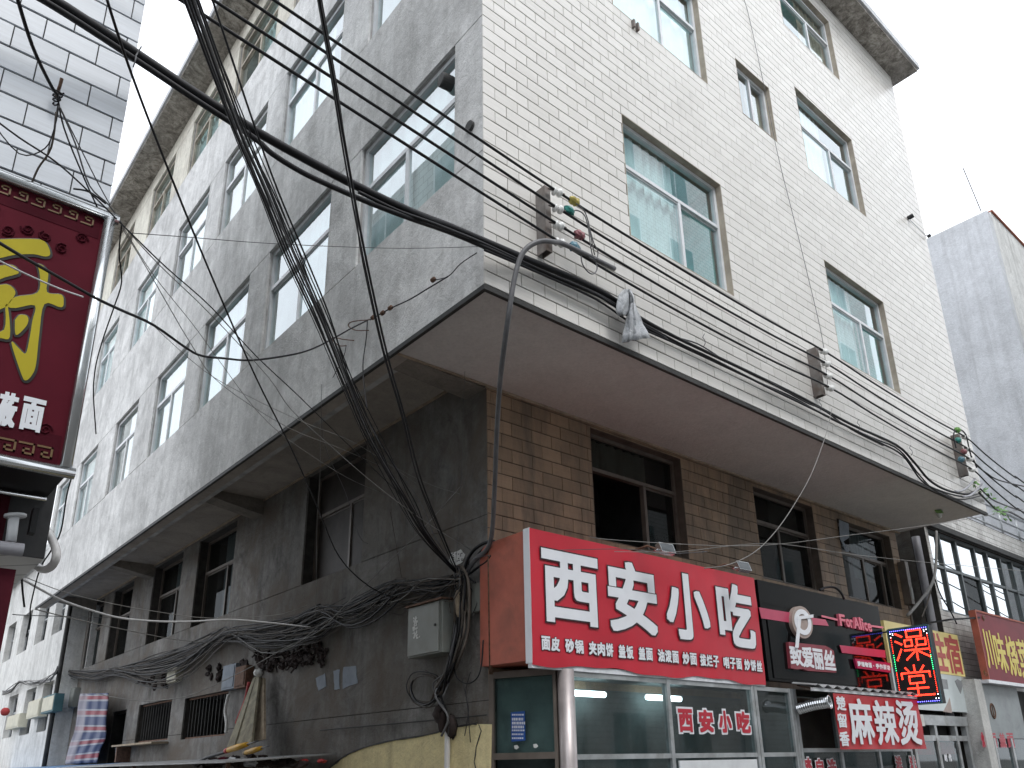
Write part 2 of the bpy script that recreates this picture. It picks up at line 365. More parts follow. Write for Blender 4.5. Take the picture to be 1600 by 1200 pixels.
def obj(name, mesh, mat, parent=None, smooth=False):
    if isinstance(mesh, MB): mesh = mesh.mesh(name)
    if mat and not mesh.materials: mesh.materials.append(MATS[mat])
    if smooth: mesh.polygons.foreach_set('use_smooth', [True]*len(mesh.polygons))
    o = bpy.data.objects.new(name, mesh); col.objects.link(o)
    if parent:
        o.parent = parent
        if parent.type == 'EMPTY': o.matrix_parent_inverse = Matrix.Translation(-parent.location)
    return o
def tag(o, label, cat, group=None):
    o['label'] = label; o['category'] = cat
    if group: o['group'] = group
    return o
def thing(name, loc, label, cat, group=None):
    e = bpy.data.objects.new(name, None); e.location = loc; e.empty_display_size = 0.2; col.objects.link(e)
    return tag(e, label, cat, group)
def struct(name, mb, mat):
    o = obj(name, mb, mat); o['kind'] = 'structure'; return o
def smooth_path(pts, k=6):
    pts = [Vector(p) for p in pts]; out = []
    for i in range(len(pts)-1):
        p0 = pts[max(i-1, 0)]; p1 = pts[i]; p2 = pts[i+1]; p3 = pts[min(i+2, len(pts)-1)]
        for j in range(k):
            t = j/k
            out.append(0.5*((2*p1)+(p2-p0)*t+(2*p0-5*p1+4*p2-p3)*t*t+(-p0+3*p1-3*p2+p3)*t**3))
    out.append(pts[-1]); return out
def free(pts, d0, d1):
    """a hanging line: photo pixels, true distance d0 at its first point to d1 at its last; a third value keys the distance at a point"""
    L = [0.0]
    for a, b in zip(pts, pts[1:]): L.append(L[-1]+sqrt((a[0]-b[0])**2+(a[1]-b[1])**2))
    keys = [(0.0, 1/d0)]+[(l, 1/p[2]) for p, l in zip(pts, L) if len(p) > 2]+[(L[-1], 1/d1)]
    out = []
    for p, l in zip(pts, L):
        for (la, va), (lb, vb) in zip(keys, keys[1:]):
            if la-1e-9 <= l <= lb+1e-9: out.append(atd(p[0], p[1], 1.0/(va+(vb-va)*(l-la)/max(lb-la, 1e-9)))); break
    return out
def cable(name, pts, r, mat, parent=None, n=6, k=5):
    return obj(name, MB().tube(smooth_path(pts, k), r, n), mat, parent, True)

# facade frames: 'Y' faces the street (plane y=c, runs along x), 'X' faces the alley (plane x=c, runs along y); n is the distance outwards
def W(ax, c, u, n, z): return Vector((u, c-n, z)) if ax == 'Y' else Vector((c-n, u, z))
def ub(mb, ax, c, u0, u1, n0, n1, z0, z1, a=0.0):
    if ax == 'Y': mb.box(u0, u1, c-n1, c-n0, z0, z1, a)
    else: mb.box(c-n1, c-n0, u0, u1, z0, z1, a)
    return mb
def wall_rects(u0, u1, z0, z1, ops):
    zs = sorted({z0, z1, *[min(max(o[2], z0), z1) for o in ops], *[min(max(o[3], z0), z1) for o in ops]}); out = []
    for a, b in zip(zs, zs[1:]):
        if b-a < 1e-6: continue
        cur = u0
        for o in sorted(o for o in ops if o[2] < b-1e-6 and o[3] > a+1e-6):
            if o[0] > cur+1e-6: out.append((cur, min(o[0], u1), a, b))
            cur = max(cur, o[1])
        if cur < u1-1e-6: out.append((cur, u1, a, b))
    return out
def subtract(r, o):
    a, b, c, d = r; e, f, g, h = o
    if e >= b or f <= a or g >= d or h <= c: return [r]
    out = []
    if e > a: out.append((a, e, c, d))
    if f < b: out.append((f, b, c, d))
    m0, m1 = max(a, e), min(b, f)
    if g > c: out.append((m0, m1, c, g))
    if h < d: out.append((m0, m1, h, d))
    return out
def tile_field(ax, c, u0, u1, z0, z1, pu, pz, gap, proud, ops, mat, wall, single, name, stuff_name, phase=0.0, zmin=-99, occl=()):
    """wall tiles: the ones that show largest are objects, the others one joined part"""
    full = []; rest = []; row = 0; z = z0; gz = gap; gap = gap*0.5     # upright joints are the thinner ones
    while z < z1-0.01:
        u = u0-(pu/2 if row % 2 else 0)-phase
        while u < u1:
            r = (max(u, u0)+gap/2*(u > u0), min(u+pu-gap/2, u1), z+gz/2, min(z+pz-gz/2, z1))
            if r[1]-r[0] > 0.012:
                pieces = [r]
                for o in ops: pieces = [q for p_ in pieces for q in subtract(p_, o)]
                whole = len(pieces) == 1 and abs((r[1]-r[0])-(pu-gap)) < gap and pieces[0] == r and abs((r[3]-r[2])-(pz-gz)) < 1e-3
                (full if whole else rest).extend(q for q in pieces if q[1]-q[0] > 0.01 and q[3]-q[2] > 0.008)
            u += pu
        row += 1; z += pz
    def area(r):
        cs = [pix(W(ax, c, a, 0, b)) for a, b in ((r[0], r[2]), (r[1], r[2]), (r[1], r[3]), (r[0], r[3]))]
        m = (sum(p[0] for p in cs)/4, sum(p[1] for p in cs)/4)
        if not (0 < m[0] < 1600 and 0 < m[1] < 1200) or r[2] < zmin: return 0
        for (a, b, e, f) in occl:
            if a < m[0] < b and e < m[1] < f: return 0
        return abs(sum(cs[i][0]*cs[(i+1) % 4][1]-cs[(i+1) % 4][0]*cs[i][1] for i in range(4)))/2
    full.sort(key=area, reverse=True)
    best = [r for r in full[:single] if area(r) > 60]; others = full[len(best):]+rest
    hw, hh = (pu-gap)/2, (pz-gz)/2; e = 0.002
    tm = MB(); ub(tm, ax, 0, -hw+e, hw-e, 0, proud, -hh+e, hh-e)
    base = MB(); ub(base, ax, 0, -hw, hw, -0.002, proud*0.7, -hh, hh); base.add(tm.v, tm.f)
    me = base.mesh(name); me.materials.append(MATS[mat])
    for r in best:
        o = bpy.data.objects.new(name, me); col.objects.link(o); o.parent = wall
        if wall.type == 'EMPTY': o.matrix_parent_inverse = Matrix.Translation(-wall.location)
        o.location = W(ax, c, (r[0]+r[1])/2, rnd.uniform(-0.0008, 0.0010), (r[2]+r[3])/2)
        o.rotation_euler = (rnd.uniform(-1, 1)*0.004, rnd.uniform(-1, 1)*0.002, rnd.uniform(-1, 1)*0.003)
    mb = MB()
    for r in others: ub(mb, ax, c, r[0], r[1], -0.002, proud+rnd.uniform(-0.001, 0.001), r[2], r[3], rnd.random())
    so_ = obj(stuff_name, mb.mesh(stuff_name, True), mat, wall); so_['kind'] = 'stuff'
    return so_

def window(parent, ax, c, u0, u1, z0, z1, rec=0.14, frame='white_alu', glass='window_glass', transom=0.64, mulls=(0.5,), fw=0.045, room='room_light', curtain=None, open_left=False, depth=1.3, board=None):
    """frame (part) > panes and curtain (sub-parts); the room behind is a part too"""
    fd = 0.06; mb = MB(); n1 = -rec; n0 = -rec-fd
    ub(mb, ax, c, u0, u1, n0, n1, z0, z0+fw); ub(mb, ax, c, u0, u1, n0, n1, z1-fw, z1)
    ub(mb, ax, c, u0, u0+fw, n0, n1, z0+fw, z1-fw); ub(mb, ax, c, u1-fw, u1, n0, n1, z0+fw, z1-fw)
    zt = z0+(z1-z0)*transom
    if transom < 1: ub(mb, ax, c, u0+fw, u1-fw, n0, n1+0.006, zt-fw/2, zt+fw/2)
    ztop = (zt-fw/2) if transom < 1 else z1-fw
    us = [u0+fw]+[u0+(u1-u0)*m for m in mulls]+[u1-fw]
    for m in us[1:-1]: ub(mb, ax, c, m-fw/2, m+fw/2, n0, n1+0.004, z0+fw, ztop)
    # sash rails, set a little back
    for i, (a, b) in enumerate(zip(us, us[1:])):
        q = 0.02; nn = n0+0.01 if i % 2 else n0+0.03
        if open_left and i == 0: continue
        ub(mb, ax, c, a, b, nn, nn+0.022, z0+fw, z0+fw+q); ub(mb, ax, c, a, b, nn, nn+0.022, ztop-q, ztop)
    wf = obj('window', mb, frame, parent)
    if transom < 1:
        obj('pane', ub(MB(), ax, c, u0+fw*0.8, u1-fw*0.8, n0+0.026, n0+0.031, zt+fw*0.4, z1-fw*0.8), glass, wf)
    for i, (a, b) in enumerate(zip(us, us[1:])):
        if open_left and i == 0: continue
        nn = n0+0.018 if i % 2 else n0+0.038
        obj('pane', ub(MB(), ax, c, a, b, nn, nn+0.005, z0+fw*0.8, ztop+fw*0.2), glass, wf)
    if curtain:
        cm, lo, hi, zb = curtain; g = MB(); k = 40; vs = []
        for i in range(k+1):
            u = u0+(u1-u0)*(lo+(hi-lo)*i/k); nn = n0-0.055+0.022*sin(i*1.1)+0.010*sin(i*2.7+1)
            vs += [W(ax, c, u, nn, z0+(z1-z0)*zb), W(ax, c, u, nn, z1-0.02)]
        g.add(vs, [(2*i, 2*i+2, 2*i+3, 2*i+1) for i in range(k)]); obj('curtain', g, cm, wf, True)
    if board:
        lo, hi, bm = board
        obj('board', ub(MB(), ax, c, u0+(u1-u0)*lo, u0+(u1-u0)*hi, n0-0.05, n0-0.03, z0+0.03, z1-0.03), bm, wf)
    g = MB(); a, b = n0-0.002, n0-depth
    P8 = [W(ax, c, u, n, z) for n in (a, b) for u, z in ((u0, z0), (u1, z0), (u1, z1), (u0, z1))]
    g.add(P8, [(4, 5, 6, 7), (0, 1, 5, 4), (1, 2, 6, 5), (2, 3, 7, 6), (3, 0, 4, 7)])
    obj('room', g, room, parent)
    return wf

# ------------------------------------------------------------------ lettering
_gl = {}
def glyph(ch):
    if ch not in _gl:
        c = bpy.data.curves.new('t', 'FONT'); c.body = ch; c.resolution_u = 3
        o = bpy.data.objects.new('t', c); col.objects.link(o)
        dg = bpy.context.evaluated_depsgraph_get(); dg.update()
        m = o.evaluated_get(dg).to_mesh(); vs = [(v.co.x, v.co.y) for v in m.vertices]; fs = [tuple(p.vertices) for p in m.polygons]
        o.evaluated_get(dg).to_mesh_clear(); bpy.data.objects.remove(o); bpy.data.curves.remove(c)
        x0 = min(v[0] for v in vs); x1 = max(v[0] for v in vs); y0 = min(v[1] for v in vs); y1 = max(v[1] for v in vs)
        _gl[ch] = ([((v[0]-x0)/(x1-x0), (v[1]-y0)/(y1-y0)) for v in vs], fs, (x0, x1, y0, y1))
    return _gl[ch]
def letter(name, ch, P, u0, u1, z0, z1, mat, parent, bold=0.0, lift=0.004, spread=None, flip=False):
    """ch drawn to fill a rectangle on the surface P(u, n, z); bold thickens the strokes by that many metres"""
    vs, fs, bb = glyph(ch); mb = MB(); b = bold
    dirs = [(0, 0)] if b <= 0 else [(0, 0)]+[(i, j) for i in (-1, -0.5, 0, 0.5, 1) for j in (-1, -0.5, 0, 0.5, 1) if max(abs(i), abs(j)) == 1]
    for q, (dx, dz) in enumerate(dirs):
        n = lift + q*0.00007
        mb.add([P(u0+b+(u1-u0-2*b)*v[0]+dx*b, n, z0+b+(z1-z0-2*b)*v[1]+dz*b) for v in vs], fs)
    return obj(name, mb, mat, parent)
def slab_letter(name, ch, P, u0, u1, z0, z1, mat, parent, bold, depth):
    vs, fs, bb = glyph(ch); mb = MB(); b = bold
    dirs = [(0, 0)]+[(cos(k*pi/4), sin(k*pi/4)) for k in range(8)]
    for q, (dx, dz) in enumerate(dirs):
        fr = [P(u0+b+(u1-u0-2*b)*v[0]+dx*b, depth+q*0.0001, z0+b+(z1-z0-2*b)*v[1]+dz*b) for v in vs]
        bk = [P(u0+b+(u1-u0-2*b)*v[0]+dx*b, 0.0, z0+b+(z1-z0-2*b)*v[1]+dz*b) for v in vs]
        cnt = {}
        for f in fs:
            for i in range(len(f)):
                e = (f[i], f[(i+1) % len(f)]); cnt[tuple(sorted(e))] = cnt.get(tuple(sorted(e)), 0)+1
        n = len(vs)
        mb.add(fr+bk, list(fs)+[(e[0], e[1], e[1]+n, e[0]+n) for e, k in cnt.items() if k == 1])
    return obj(name, mb, mat, parent)

# ================================================================== THE SETTING
ZS = 5.35                      # underside of the projecting upper storeys
LX, LF = 1.164, 1.4375         # the recessed lower walls: alley side (x) and street side (y)
XE, YE = 10.47, 17.4           # ends of the corner building along the street and along the alley
# a pale concrete street
struct('ground', MB().add([(-300, -300, 0), (300, -300, 0), (300, 300, 0), (-300, 300, 0)], [(0, 1, 2, 3)]), 'asphalt')
struct('pavement', MB().box(-0.2, 40, -1.4, 0.7, 0.0, 0.12), 'paving')

# ------------------------------------------------------------------ corner building
B = thing('corner_building', (0, 0, 0), 'tall corner building, white tiled street side, grey plaster alley side, upper storeys jutting out', 'building')
ZT = 14.55
# street face -------------------------------------------------
F_OPS = []
for (a, b) in ((1.92, 3.73), (6.17, 7.95)):
    for (z0, z1) in ((6.73, 8.33), (9.92, 11.50), (12.78, 14.16)): F_OPS.append((a, b, z0, z1))
for (z0, z1) in ((9.93, 10.92), (12.80, 13.75)): F_OPS.append((4.50, 5.35, z0, z1))
mb = MB()
for r in wall_rects(0.031, XE, ZS, ZT, F_OPS): ub(mb, 'Y', 0, r[0], r[1], -0.26, 0, r[2], r[3])
fw_ = obj('front_wall', mb, 'grout', B)
tile_field('Y', 0, -0.009, XE, ZS+0.003, ZT, 0.2745, 0.1345, 0.0105, 0.009, F_OPS, 'white_tile', fw_, 300, 'tile', 'small_tiles')
FW = {0: ('curtain_pale', 0.0, 0.58, 0.0), 1: ('curtain_pale', 0.0, 1.0, 0.0), 2: ('curtain_pale', 0.4, 1.0, 0.0), 3: ('curtain_pale', 0.0, 0.56, 0.0), 4: ('curtain_pale', 0.0, 0.55, 0.0), 5: ('curtain_tan', 0.5, 1.0, 0.0), 6: ('curtain_tan', 0.5, 1.0, 0.0), 7: None}
for i, o in enumerate(F_OPS):
    mbr = MB(); e = 0.010
    ub(mbr, 'Y', 0, o[0]+0.001, o[0]+e, -0.2, 0.0085, o[2]+0.001, o[3]-0.001); ub(mbr, 'Y', 0, o[1]-e, o[1]-0.001, -0.2, 0.0085, o[2]+0.001, o[3]-0.001)
    ub(mbr, 'Y', 0, o[0]+e, o[1]-e, -0.2, 0.0085, o[3]-e, o[3]-0.001); ub(mbr, 'Y', 0, o[0]+e, o[1]-e, -0.2, 0.011, o[2]+0.001, o[2]+e)
    obj('window_reveal', mbr, 'reveal_tan', fw_)
    window(B, 'Y', 0, o[0]+e, o[1]-e, o[2]+e, o[3]-e, 0.07, curtain=FW[i], mulls=(0.56,) if i < 6 else (0.5,), transom=0.62 if i < 6 else 1.0, room='room_light' if i in (1, 4, 6) else 'curtain_teal', depth=0.55)
# alley face: plaster panels parted by scored joints -------------
L_COL = [(0.44, 2.26), (2.97, 4.76), (5.42, 7.17), (7.88, 9.53), (10.60, 12.15), (13.50, 15.0), (16.0, 17.1)]
L_Z = [(6.74, 8.33), (9.93, 11.52), (12.80, 14.15)]
L_OPS = [(a, b, z0, z1) for (z0, z1) in L_Z for (a, b) in L_COL]
mb = MB()
for r in wall_rects(0.0, YE, ZS, ZT, L_OPS): ub(mb, 'X', 0.03, max(r[0], 0.2615), r[1], -0.24, 0, r[2], r[3])
lw_ = obj('alley_wall', mb, 'reveal_grey', B)
cuts = [ZS]+[z for p_ in L_Z for z in p_]+[ZT]; g = 0.006
for z0, z1 in zip(cuts, cuts[1:]):
    win = any(abs(z0-a) < 1e-6 for a, b in L_Z)
    spans = []
    if win:
        e = [0.0]+[v for c_ in L_COL for v in c_]+[YE]; spans = list(zip(e[0::2], e[1::2]))
    else: spans = [(0.0, YE)]
    for a, b in spans:
        ub_ = ub(MB(), 'X', 0.0, a+0.0005, b-0.0005, -0.029, rnd.uniform(-0.001, 0.001), z0+g, z1-g)
        obj('plaster_panel', ub_, 'warm_plaster' if z0 > 11.6 else 'grey_plaster', lw_)
cw = ['curtain_white', 'curtain_pale', 'curtain_pale', 'curtain_white', 'curtain_tan']
for i, o in enumerate(L_OPS):
    r_ = rnd.random(); cm = cw[i % 5]
    mbr = MB()
    for zz in (o[2]-0.0, ): ub(mbr, 'X', 0.03, o[0]-0.0, o[1]+0.0, -0.13, 0.026, zz, zz+0.012)
    obj('window_sill', mbr, 'grey_plaster', lw_)
    window(B, 'X', 0, o[0]+0.002, o[1]-0.002, o[2]+0.013, o[3]-0.002, 0.055, curtain=(cm, *[(0.0, 1.0), (0.0, 0.62), (0.3, 1.0)][i % 3], 0.0), fw=0.055,
           mulls=(0.46,) if i % 3 else (0.5,), transom=0.62, room='room_light', frame='white_alu' if (i < 14) else 'reveal_tan')
# end walls and roof ---------------------------------------------
obj('end_wall', MB().box(XE-0.26, XE-0.0, 0.262, YE, ZS+0.3, ZT), 'white_plaster', B)
obj('rear_wall', MB().box(0.28, XE-0.3, YE-0.25, YE-0.002, 5.70, ZT).box(LX+0.05, XE-0.3, YE-0.25, YE-0.002, 0, 5.699), 'grey_plaster', B)
mb = MB(); mb.box(-0.50, XE+0.28, -0.42, YE+0.4, ZT+0.002, ZT+0.13)
rf = obj('roof_slab', mb, 'eave_concrete', B)
mb = MB(); mb.box(-0.54, XE+0.32, -0.46, -0.42, ZT+0.06, ZT+0.20); mb.box(-0.54, -0.50, -0.42, YE+0.4, ZT+0.06, ZT+0.20); mb.box(XE+0.28, XE+0.32, -0.42, YE+0.4, ZT+0.06, ZT+0.20)
obj('roof_edging', mb, 'cement_grey', rf)
# soffits, beams, edge trim --------------------------------------
obj('front_soffit', MB().box(0.012, XE-0.01, 0.012, LF+0.02, ZS-0.004, ZS+0.10), 'soffit_paint', B)
obj('alley_soffit', MB().box(0.20, LX+0.03, LF+0.30, YE-0.02, 5.565, 5.68), 'left_soffit_paint', B)
eb = MB(); eb.add([(0.012, LF+0.021, ZS-0.004), (0.20, LF+0.021, ZS-0.004), (0.27, LF+0.021, 5.566), (0.012, LF+0.021, 5.566), (0.012, YE, ZS-0.004), (0.20, YE, ZS-0.004), (0.27, YE, 5.566), (0.012, YE, 5.566)],
       [(0, 1, 2, 3), (7, 6, 5, 4), (0, 4, 5, 1), (1, 5, 6, 2), (2, 6, 7, 3), (3, 7, 4, 0)])
obj('edge_beam', eb, 'left_soffit_paint', B)
def soffit_beam(y0, y1):
    zb = ZS-0.02
    v = [(0.24, y0, zb+0.14), (LX-0.001, y0, zb-0.02), (LX-0.001, y1, zb-0.02), (0.24, y1, zb+0.14), (0.24, y0, 5.57), (LX-0.001, y0, 5.57), (LX-0.001, y1, 5.57), (0.24, y1, 5.57)]
    obj('soffit_beam', MB().add(v, [(0, 3, 2, 1), (4, 5, 6, 7), (0, 1, 5, 4), (1, 2, 6, 5), (2, 3, 7, 6), (3, 0, 4, 7)]), 'beam_concrete', B)
v = [(0.20, LF+0.022, ZS-0.005), (LX, LF+0.022, ZS-0.03), (LX, LF+0.36, ZS-0.03), (0.20, LF+0.30, ZS-0.004), (0.20, LF+0.022, 5.57), (LX, LF+0.022, 5.57), (LX, LF+0.42, 5.57), (0.20, LF+0.36, 5.57)]
obj('soffit_beam', MB().add(v, [(0, 3, 2, 1), (4, 5, 6, 7), (0, 1, 5, 4), (1, 2, 6, 5), (2, 3, 7, 6), (3, 0, 4, 7)]), 'beam_concrete', B)
soffit_beam(7.02, 7.34); soffit_beam(12.35, 12.65); soffit_beam(16.7, 17.0)
mb = MB(); mb.box(-0.014, 0.022, -0.014, YE, ZS-0.052, ZS-0.005); mb.box(0.022, XE+0.01, -0.014, 0.022, ZS-0.052, ZS-0.005)
obj('edge_trim', mb, 'dark_trim', B)
mb = MB(); mb.box(LX-0.02, XE-0.02, LF-0.026, LF-0.002, ZS-0.034, ZS-0.005); mb.box(LX-0.02, LX-0.002, LF+0.45, YE-0.1, 5.535, 5.564)
mb.box(0.03, LX, LF-0.03, LF-0.004, ZS-0.02, ZS-0.006)
obj('soffit_trim', mb, 'trim_strip', B)
# recessed lower storeys: street side ----------------------------
G_OPS = [(2.68, 4.34, 3.94, 5.28), (5.94, 7.52, 3.92, 5.25), (8.24, 10.02, 3.92, 5.20)]
mb = MB()
for r in wall_rects(LX+0.002, XE-0.2, 0.0, ZS, G_OPS): ub(mb, 'Y', LF, r[0], r[1], -0.26, 0, r[2], r[3])
gw = obj('lower_front_wall', mb, 'grout', B)
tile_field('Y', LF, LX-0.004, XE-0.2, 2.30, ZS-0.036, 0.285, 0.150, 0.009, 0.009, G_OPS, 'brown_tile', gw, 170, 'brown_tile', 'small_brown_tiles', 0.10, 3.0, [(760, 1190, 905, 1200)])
for i, o in enumerate(G_OPS):
    mbr = MB(); e = 0.010
    ub(mbr, 'Y', LF, o[0]+0.001, o[0]+e, -0.2, 0.0085, o[2]+0.001, o[3]-0.001); ub(mbr, 'Y', LF, o[1]-e, o[1]-0.001, -0.2, 0.0085, o[2]+0.001, o[3]-0.001)
    ub(mbr, 'Y', LF, o[0]+e, o[1]-e, -0.2, 0.0085, o[3]-e, o[3]-0.001); ub(mbr, 'Y', LF, o[0]+e, o[1]-e, -0.2, 0.011, o[2]+0.001, o[2]+e)
    obj('window_reveal', mbr, 'board_brown', gw)
window(B, 'Y', LF, 2.69, 4.33, 3.95, 5.27, 0.10, frame='brown_alu', glass='dark_glass', transom=0.66, mulls=(0.62,), room='room_dark', open_left=True, curtain=('curtain_tan', 0.05, 0.72, 0.70))
window(B, 'Y', LF, 5.95, 7.51, 3.93, 5.24, 0.10, frame='brown_alu', glass='dark_glass', transom=0.66, mulls=(0.45,), room='room_dark', board=(0.42, 0.9, 'board_brown'))
window(B, 'Y', LF, 8.25, 10.01, 3.93, 5.19, 0.10, frame='brown_alu', glass='dark_glass', transom=0.62, mulls=(0.5, 0.86), room='room_dark', curtain=('curtain_white', 0.42, 0.8, 0.35))
# recessed lower storeys: alley side -----------------------------
A_COL = [(3.90, 5.52), (8.06, 9.78), (10.62, 12.32), (13.70, 15.20), (16.0, 17.2)]
A_OPS = [(a, b, 3.94, 5.50) for a, b in A_COL]
GW = [(7.72, 9.62, 2.07, 2.73), (10.28, 12.15, 2.09, 2.78), (12.95, 13.9, 0.3, 2.75), (15.3, 16.2, 0.3, 2.6)]
mb = MB()
for r in wall_rects(LF+0.26, YE-0.25, 0.0, 5.57, A_OPS+GW): ub(mb, 'X', LX+0.025, r[0], r[1], -0.24, 0, r[2], r[3])
aw = obj('lower_alley_wall', mb, 'grout', B)
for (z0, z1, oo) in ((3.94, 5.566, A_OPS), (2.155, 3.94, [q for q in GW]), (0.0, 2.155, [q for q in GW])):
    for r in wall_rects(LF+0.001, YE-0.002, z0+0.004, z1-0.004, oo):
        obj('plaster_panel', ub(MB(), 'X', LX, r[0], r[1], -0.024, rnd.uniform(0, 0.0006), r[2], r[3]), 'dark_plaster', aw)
for i, o in enumerate(A_OPS):
    window(B, 'X', LX, o[0]+0.002, o[1]-0.002, o[2]+0.002, o[3]-0.002, 0.16, frame='brown_alu', glass='dark_glass' if i else 'board_dark', transom=0.62, mulls=(0.38,), room='room_dark',
           curtain=(('curtain_white', 0.40, 0.62, 0.0) if i in (1, 2, 3) else None))
for i, o in enumerate(GW):
    mbx = MB(); P8 = [W('X', LX, u, n, z) for n in (-0.26, -1.0) for u, z in ((o[0], o[2]), (o[1], o[2]), (o[1], o[3]), (o[0], o[3]))]
    mbx.add(P8, [(4, 5, 6, 7), (0, 1, 5, 4), (1, 2, 6, 5), (2, 3, 7, 6), (3, 0, 4, 7)]); obj('room', mbx, 'room_dark', B)
    gr = MB()
    ub(gr, 'X', LX, o[0], o[1], -0.10, -0.07, o[3]-0.03, o[3]); ub(gr, 'X', LX, o[0], o[1], -0.10, -0.07, o[2], o[2]+0.03)
    if i < 2:
        bars = obj('window_grille', gr, 'rust', aw)
        k = 13
        for j in range(k):
            u = o[0]+(o[1]-o[0])*(j+0.5)/k
            obj('bar', MB().tube([W('X', LX, u, -0.085, o[2]), W('X', LX, u, -0.085, o[3])], 0.008, 5), 'dark_trim', bars)
    else: obj('door_frame', ub(MB(), 'X', LX, o[0], o[1], -0.10, -0.07, o[3]-0.05, o[3]), 'brown_alu', aw)

# ------------------------------------------------------------------ neighbour at the far end of the alley
NX = 0.80
nb = thing('end_house', (NX, 22, 0), 'pale plaster house beyond the dark overhang at the far end of the alley', 'house')
N_OPS = [(18.3, 19.5, 5.0, 6.2), (20.3, 21.7, 5.0, 6.2), (22.7, 24.2, 5.0, 6.2), (25.2, 26.6, 5.0, 6.2), (18.2, 19.3, 2.55, 3.75), (20.2, 21.5, 2.55, 3.75), (22.6, 24.0, 2.55, 3.75)]
mb = MB()
for r in wall_rects(YE+0.02, 34, 0, 7.6, N_OPS): ub(mb, 'X', NX, r[0], r[1], -0.3, 0, r[2], r[3])
obj('wall', mb, 'white_plaster', nb)
obj('side_wall', MB().box(NX+0.3, 9, YE+0.02, YE+0.3, 0, 7.6), 'white_plaster', nb)
obj('roof', MB().box(NX-0.25, 9, YE+0.025, 34, 7.602, 7.75), 'cement_grey', nb)
obj('downpipe', MB().tube([(NX-0.05, YE+0.08, 0), (NX-0.05, YE+0.08, 7.5)], 0.05, 8), 'dark_trim', nb, True)
for i, o in enumerate(N_OPS): window(nb, 'X', NX, o[0], o[1], o[2], o[3], 0.16, frame='grey_alu', glass='dark_glass', transom=0.6, mulls=(0.5,), room='room_dark')

# ------------------------------------------------------------------ left building across the alley
LB = thing('tiled_house', (-5.2, 4, 0), 'pale tiled house left of the alley, above the dark red shop sign', 'house')
BX = -2.80
mb = MB(); mb.box(-9.0, BX, 0.0, 8.0, 2.60, 12.0); mb.box(-9.0, -2.99, 0.0, 8.0, 0.0, 2.599)
lbw = obj('house_wall', mb, 'opposite_tile', LB)
mb = MB(); mb.box(-9.0, BX-0.004, -0.02, -0.001, 2.6, 12.0); lbg = obj('front_facing', mb, 'left_grout', LB)
tile_field('Y', -0.02, -6.5, BX, 4.05, 8.6, 0.281, 0.1575, 0.013, 0.010, [], 'left_tile', lbg, 160, 'tile', 'small_tiles', 0.155)
for z in (4.7, 7.4, 10.1):
    for y in (1.2, 3.6, 6.0):
        mbf = MB(); mbf.box(BX+0.001, BX+0.03, y, y+1.5, z, z+1.6); wf = obj('window', mbf, 'white_alu', LB)
        mbp = MB(); mbp.box(BX+0.03, BX+0.036, y+0.06, y+0.72, z+0.06, z+1.54); obj('pane', mbp, 'shop_glass', wf)
        mbp = MB(); mbp.box(BX+0.03, BX+0.036, y+0.78, y+1.44, z+0.06, z+1.54); obj('pane', mbp, 'shop_glass', wf)

# ------------------------------------------------------------------ opposite side of the street (behind the photographer, seen in the glass)
OB = thing('street_house', (4, -13, 0), 'tall tiled house across the street, mirrored in the window panes', 'house')
obj('wall', MB().box(-16, 12.9, -16, -10.5, 0, 13.5), 'opposite_tile', OB)
for z in (1.2, 4.3, 7.4, 10.5):
    for i in range(7):
        x = -13+i*3.7; wf = obj('window', MB().box(x, x+1.8, -10.499, -10.46, z, z+1.7), 'white_alu', OB)
        obj('pane', MB().box(x+0.06, x+0.87, -10.46, -10.455, z+0.06, z+1.64), 'shop_glass', wf); obj('pane', MB().box(x+0.93, x+1.74, -10.46, -10.455, z+0.06, z+1.64), 'shop_glass', wf)

TH = thing('tall_street_house', (22, -13, 0), 'taller tiled house across the street, mirrored in the street-side window panes', 'house')
obj('wall', MB().box(13, 33, -16.2, -10.4, 0, 28), 'opposite_tile', TH)
for z in (1.2, 4.6, 8.0, 11.4, 14.8, 18.2, 21.6, 25.0):
    for i in range(6):
        x = 14+i*3.1; wf = obj('window', MB().box(x, x+1.5, -10.399, -10.36, z, z+1.8), 'white_alu', TH)
        obj('pane', MB().box(x+0.06, x+0.72, -10.36, -10.355, z+0.06, z+1.74), 'shop_glass', wf); obj('pane', MB().box(x+0.78, x+1.44, -10.36, -10.355, z+0.06, z+1.74), 'shop_glass', wf)

# ------------------------------------------------------------------ two storey annex to the right
AY = 1.20
AN = thing('annex', (14, 2, 0), 'low tiled annex with a long glazed upper floor right of the tall building', 'building')
A0, A1 = 10.95, 17.0
mb = MB()
for r in wall_rects(A0, A1, 0.0, 6.05, [(A0+0.12, A1-0.1, 3.98, 5.50), (11.4, 16.6, 0.1, 2.2)]): ub(mb, 'Y', AY, r[0], r[1], -0.25, 0, r[2], r[3])
anw = obj('wall', mb, 'grout', AN)
tile_field('Y', AY, A0, A1, 2.4, 6.03, 0.20, 0.10, 0.007, 0.007, [(A0+0.12, A1-0.1, 3.98, 5.50)], 'annex_tile', anw, 0, 'tile', 'small_tiles')
obj('side_wall', MB().box(A0, A0+0.25, AY+0.26, 9, 0, 6.05), 'dark_plaster', AN)
obj('window_head', ub(MB(), 'Y', AY, A0+0.05, A1, 0.008, 0.09, 5.50, 5.60), 'dark_trim', AN)
obj('terrace_slab', MB().box(A0, A1, AY+0.27, 9, 5.7, 5.85), 'cement_grey', AN)
mb = MB(); us = [A0+0.12, 11.62, 12.35, 13.22, 13.85, 14.55, 15.2, 15.9, A1-0.1]
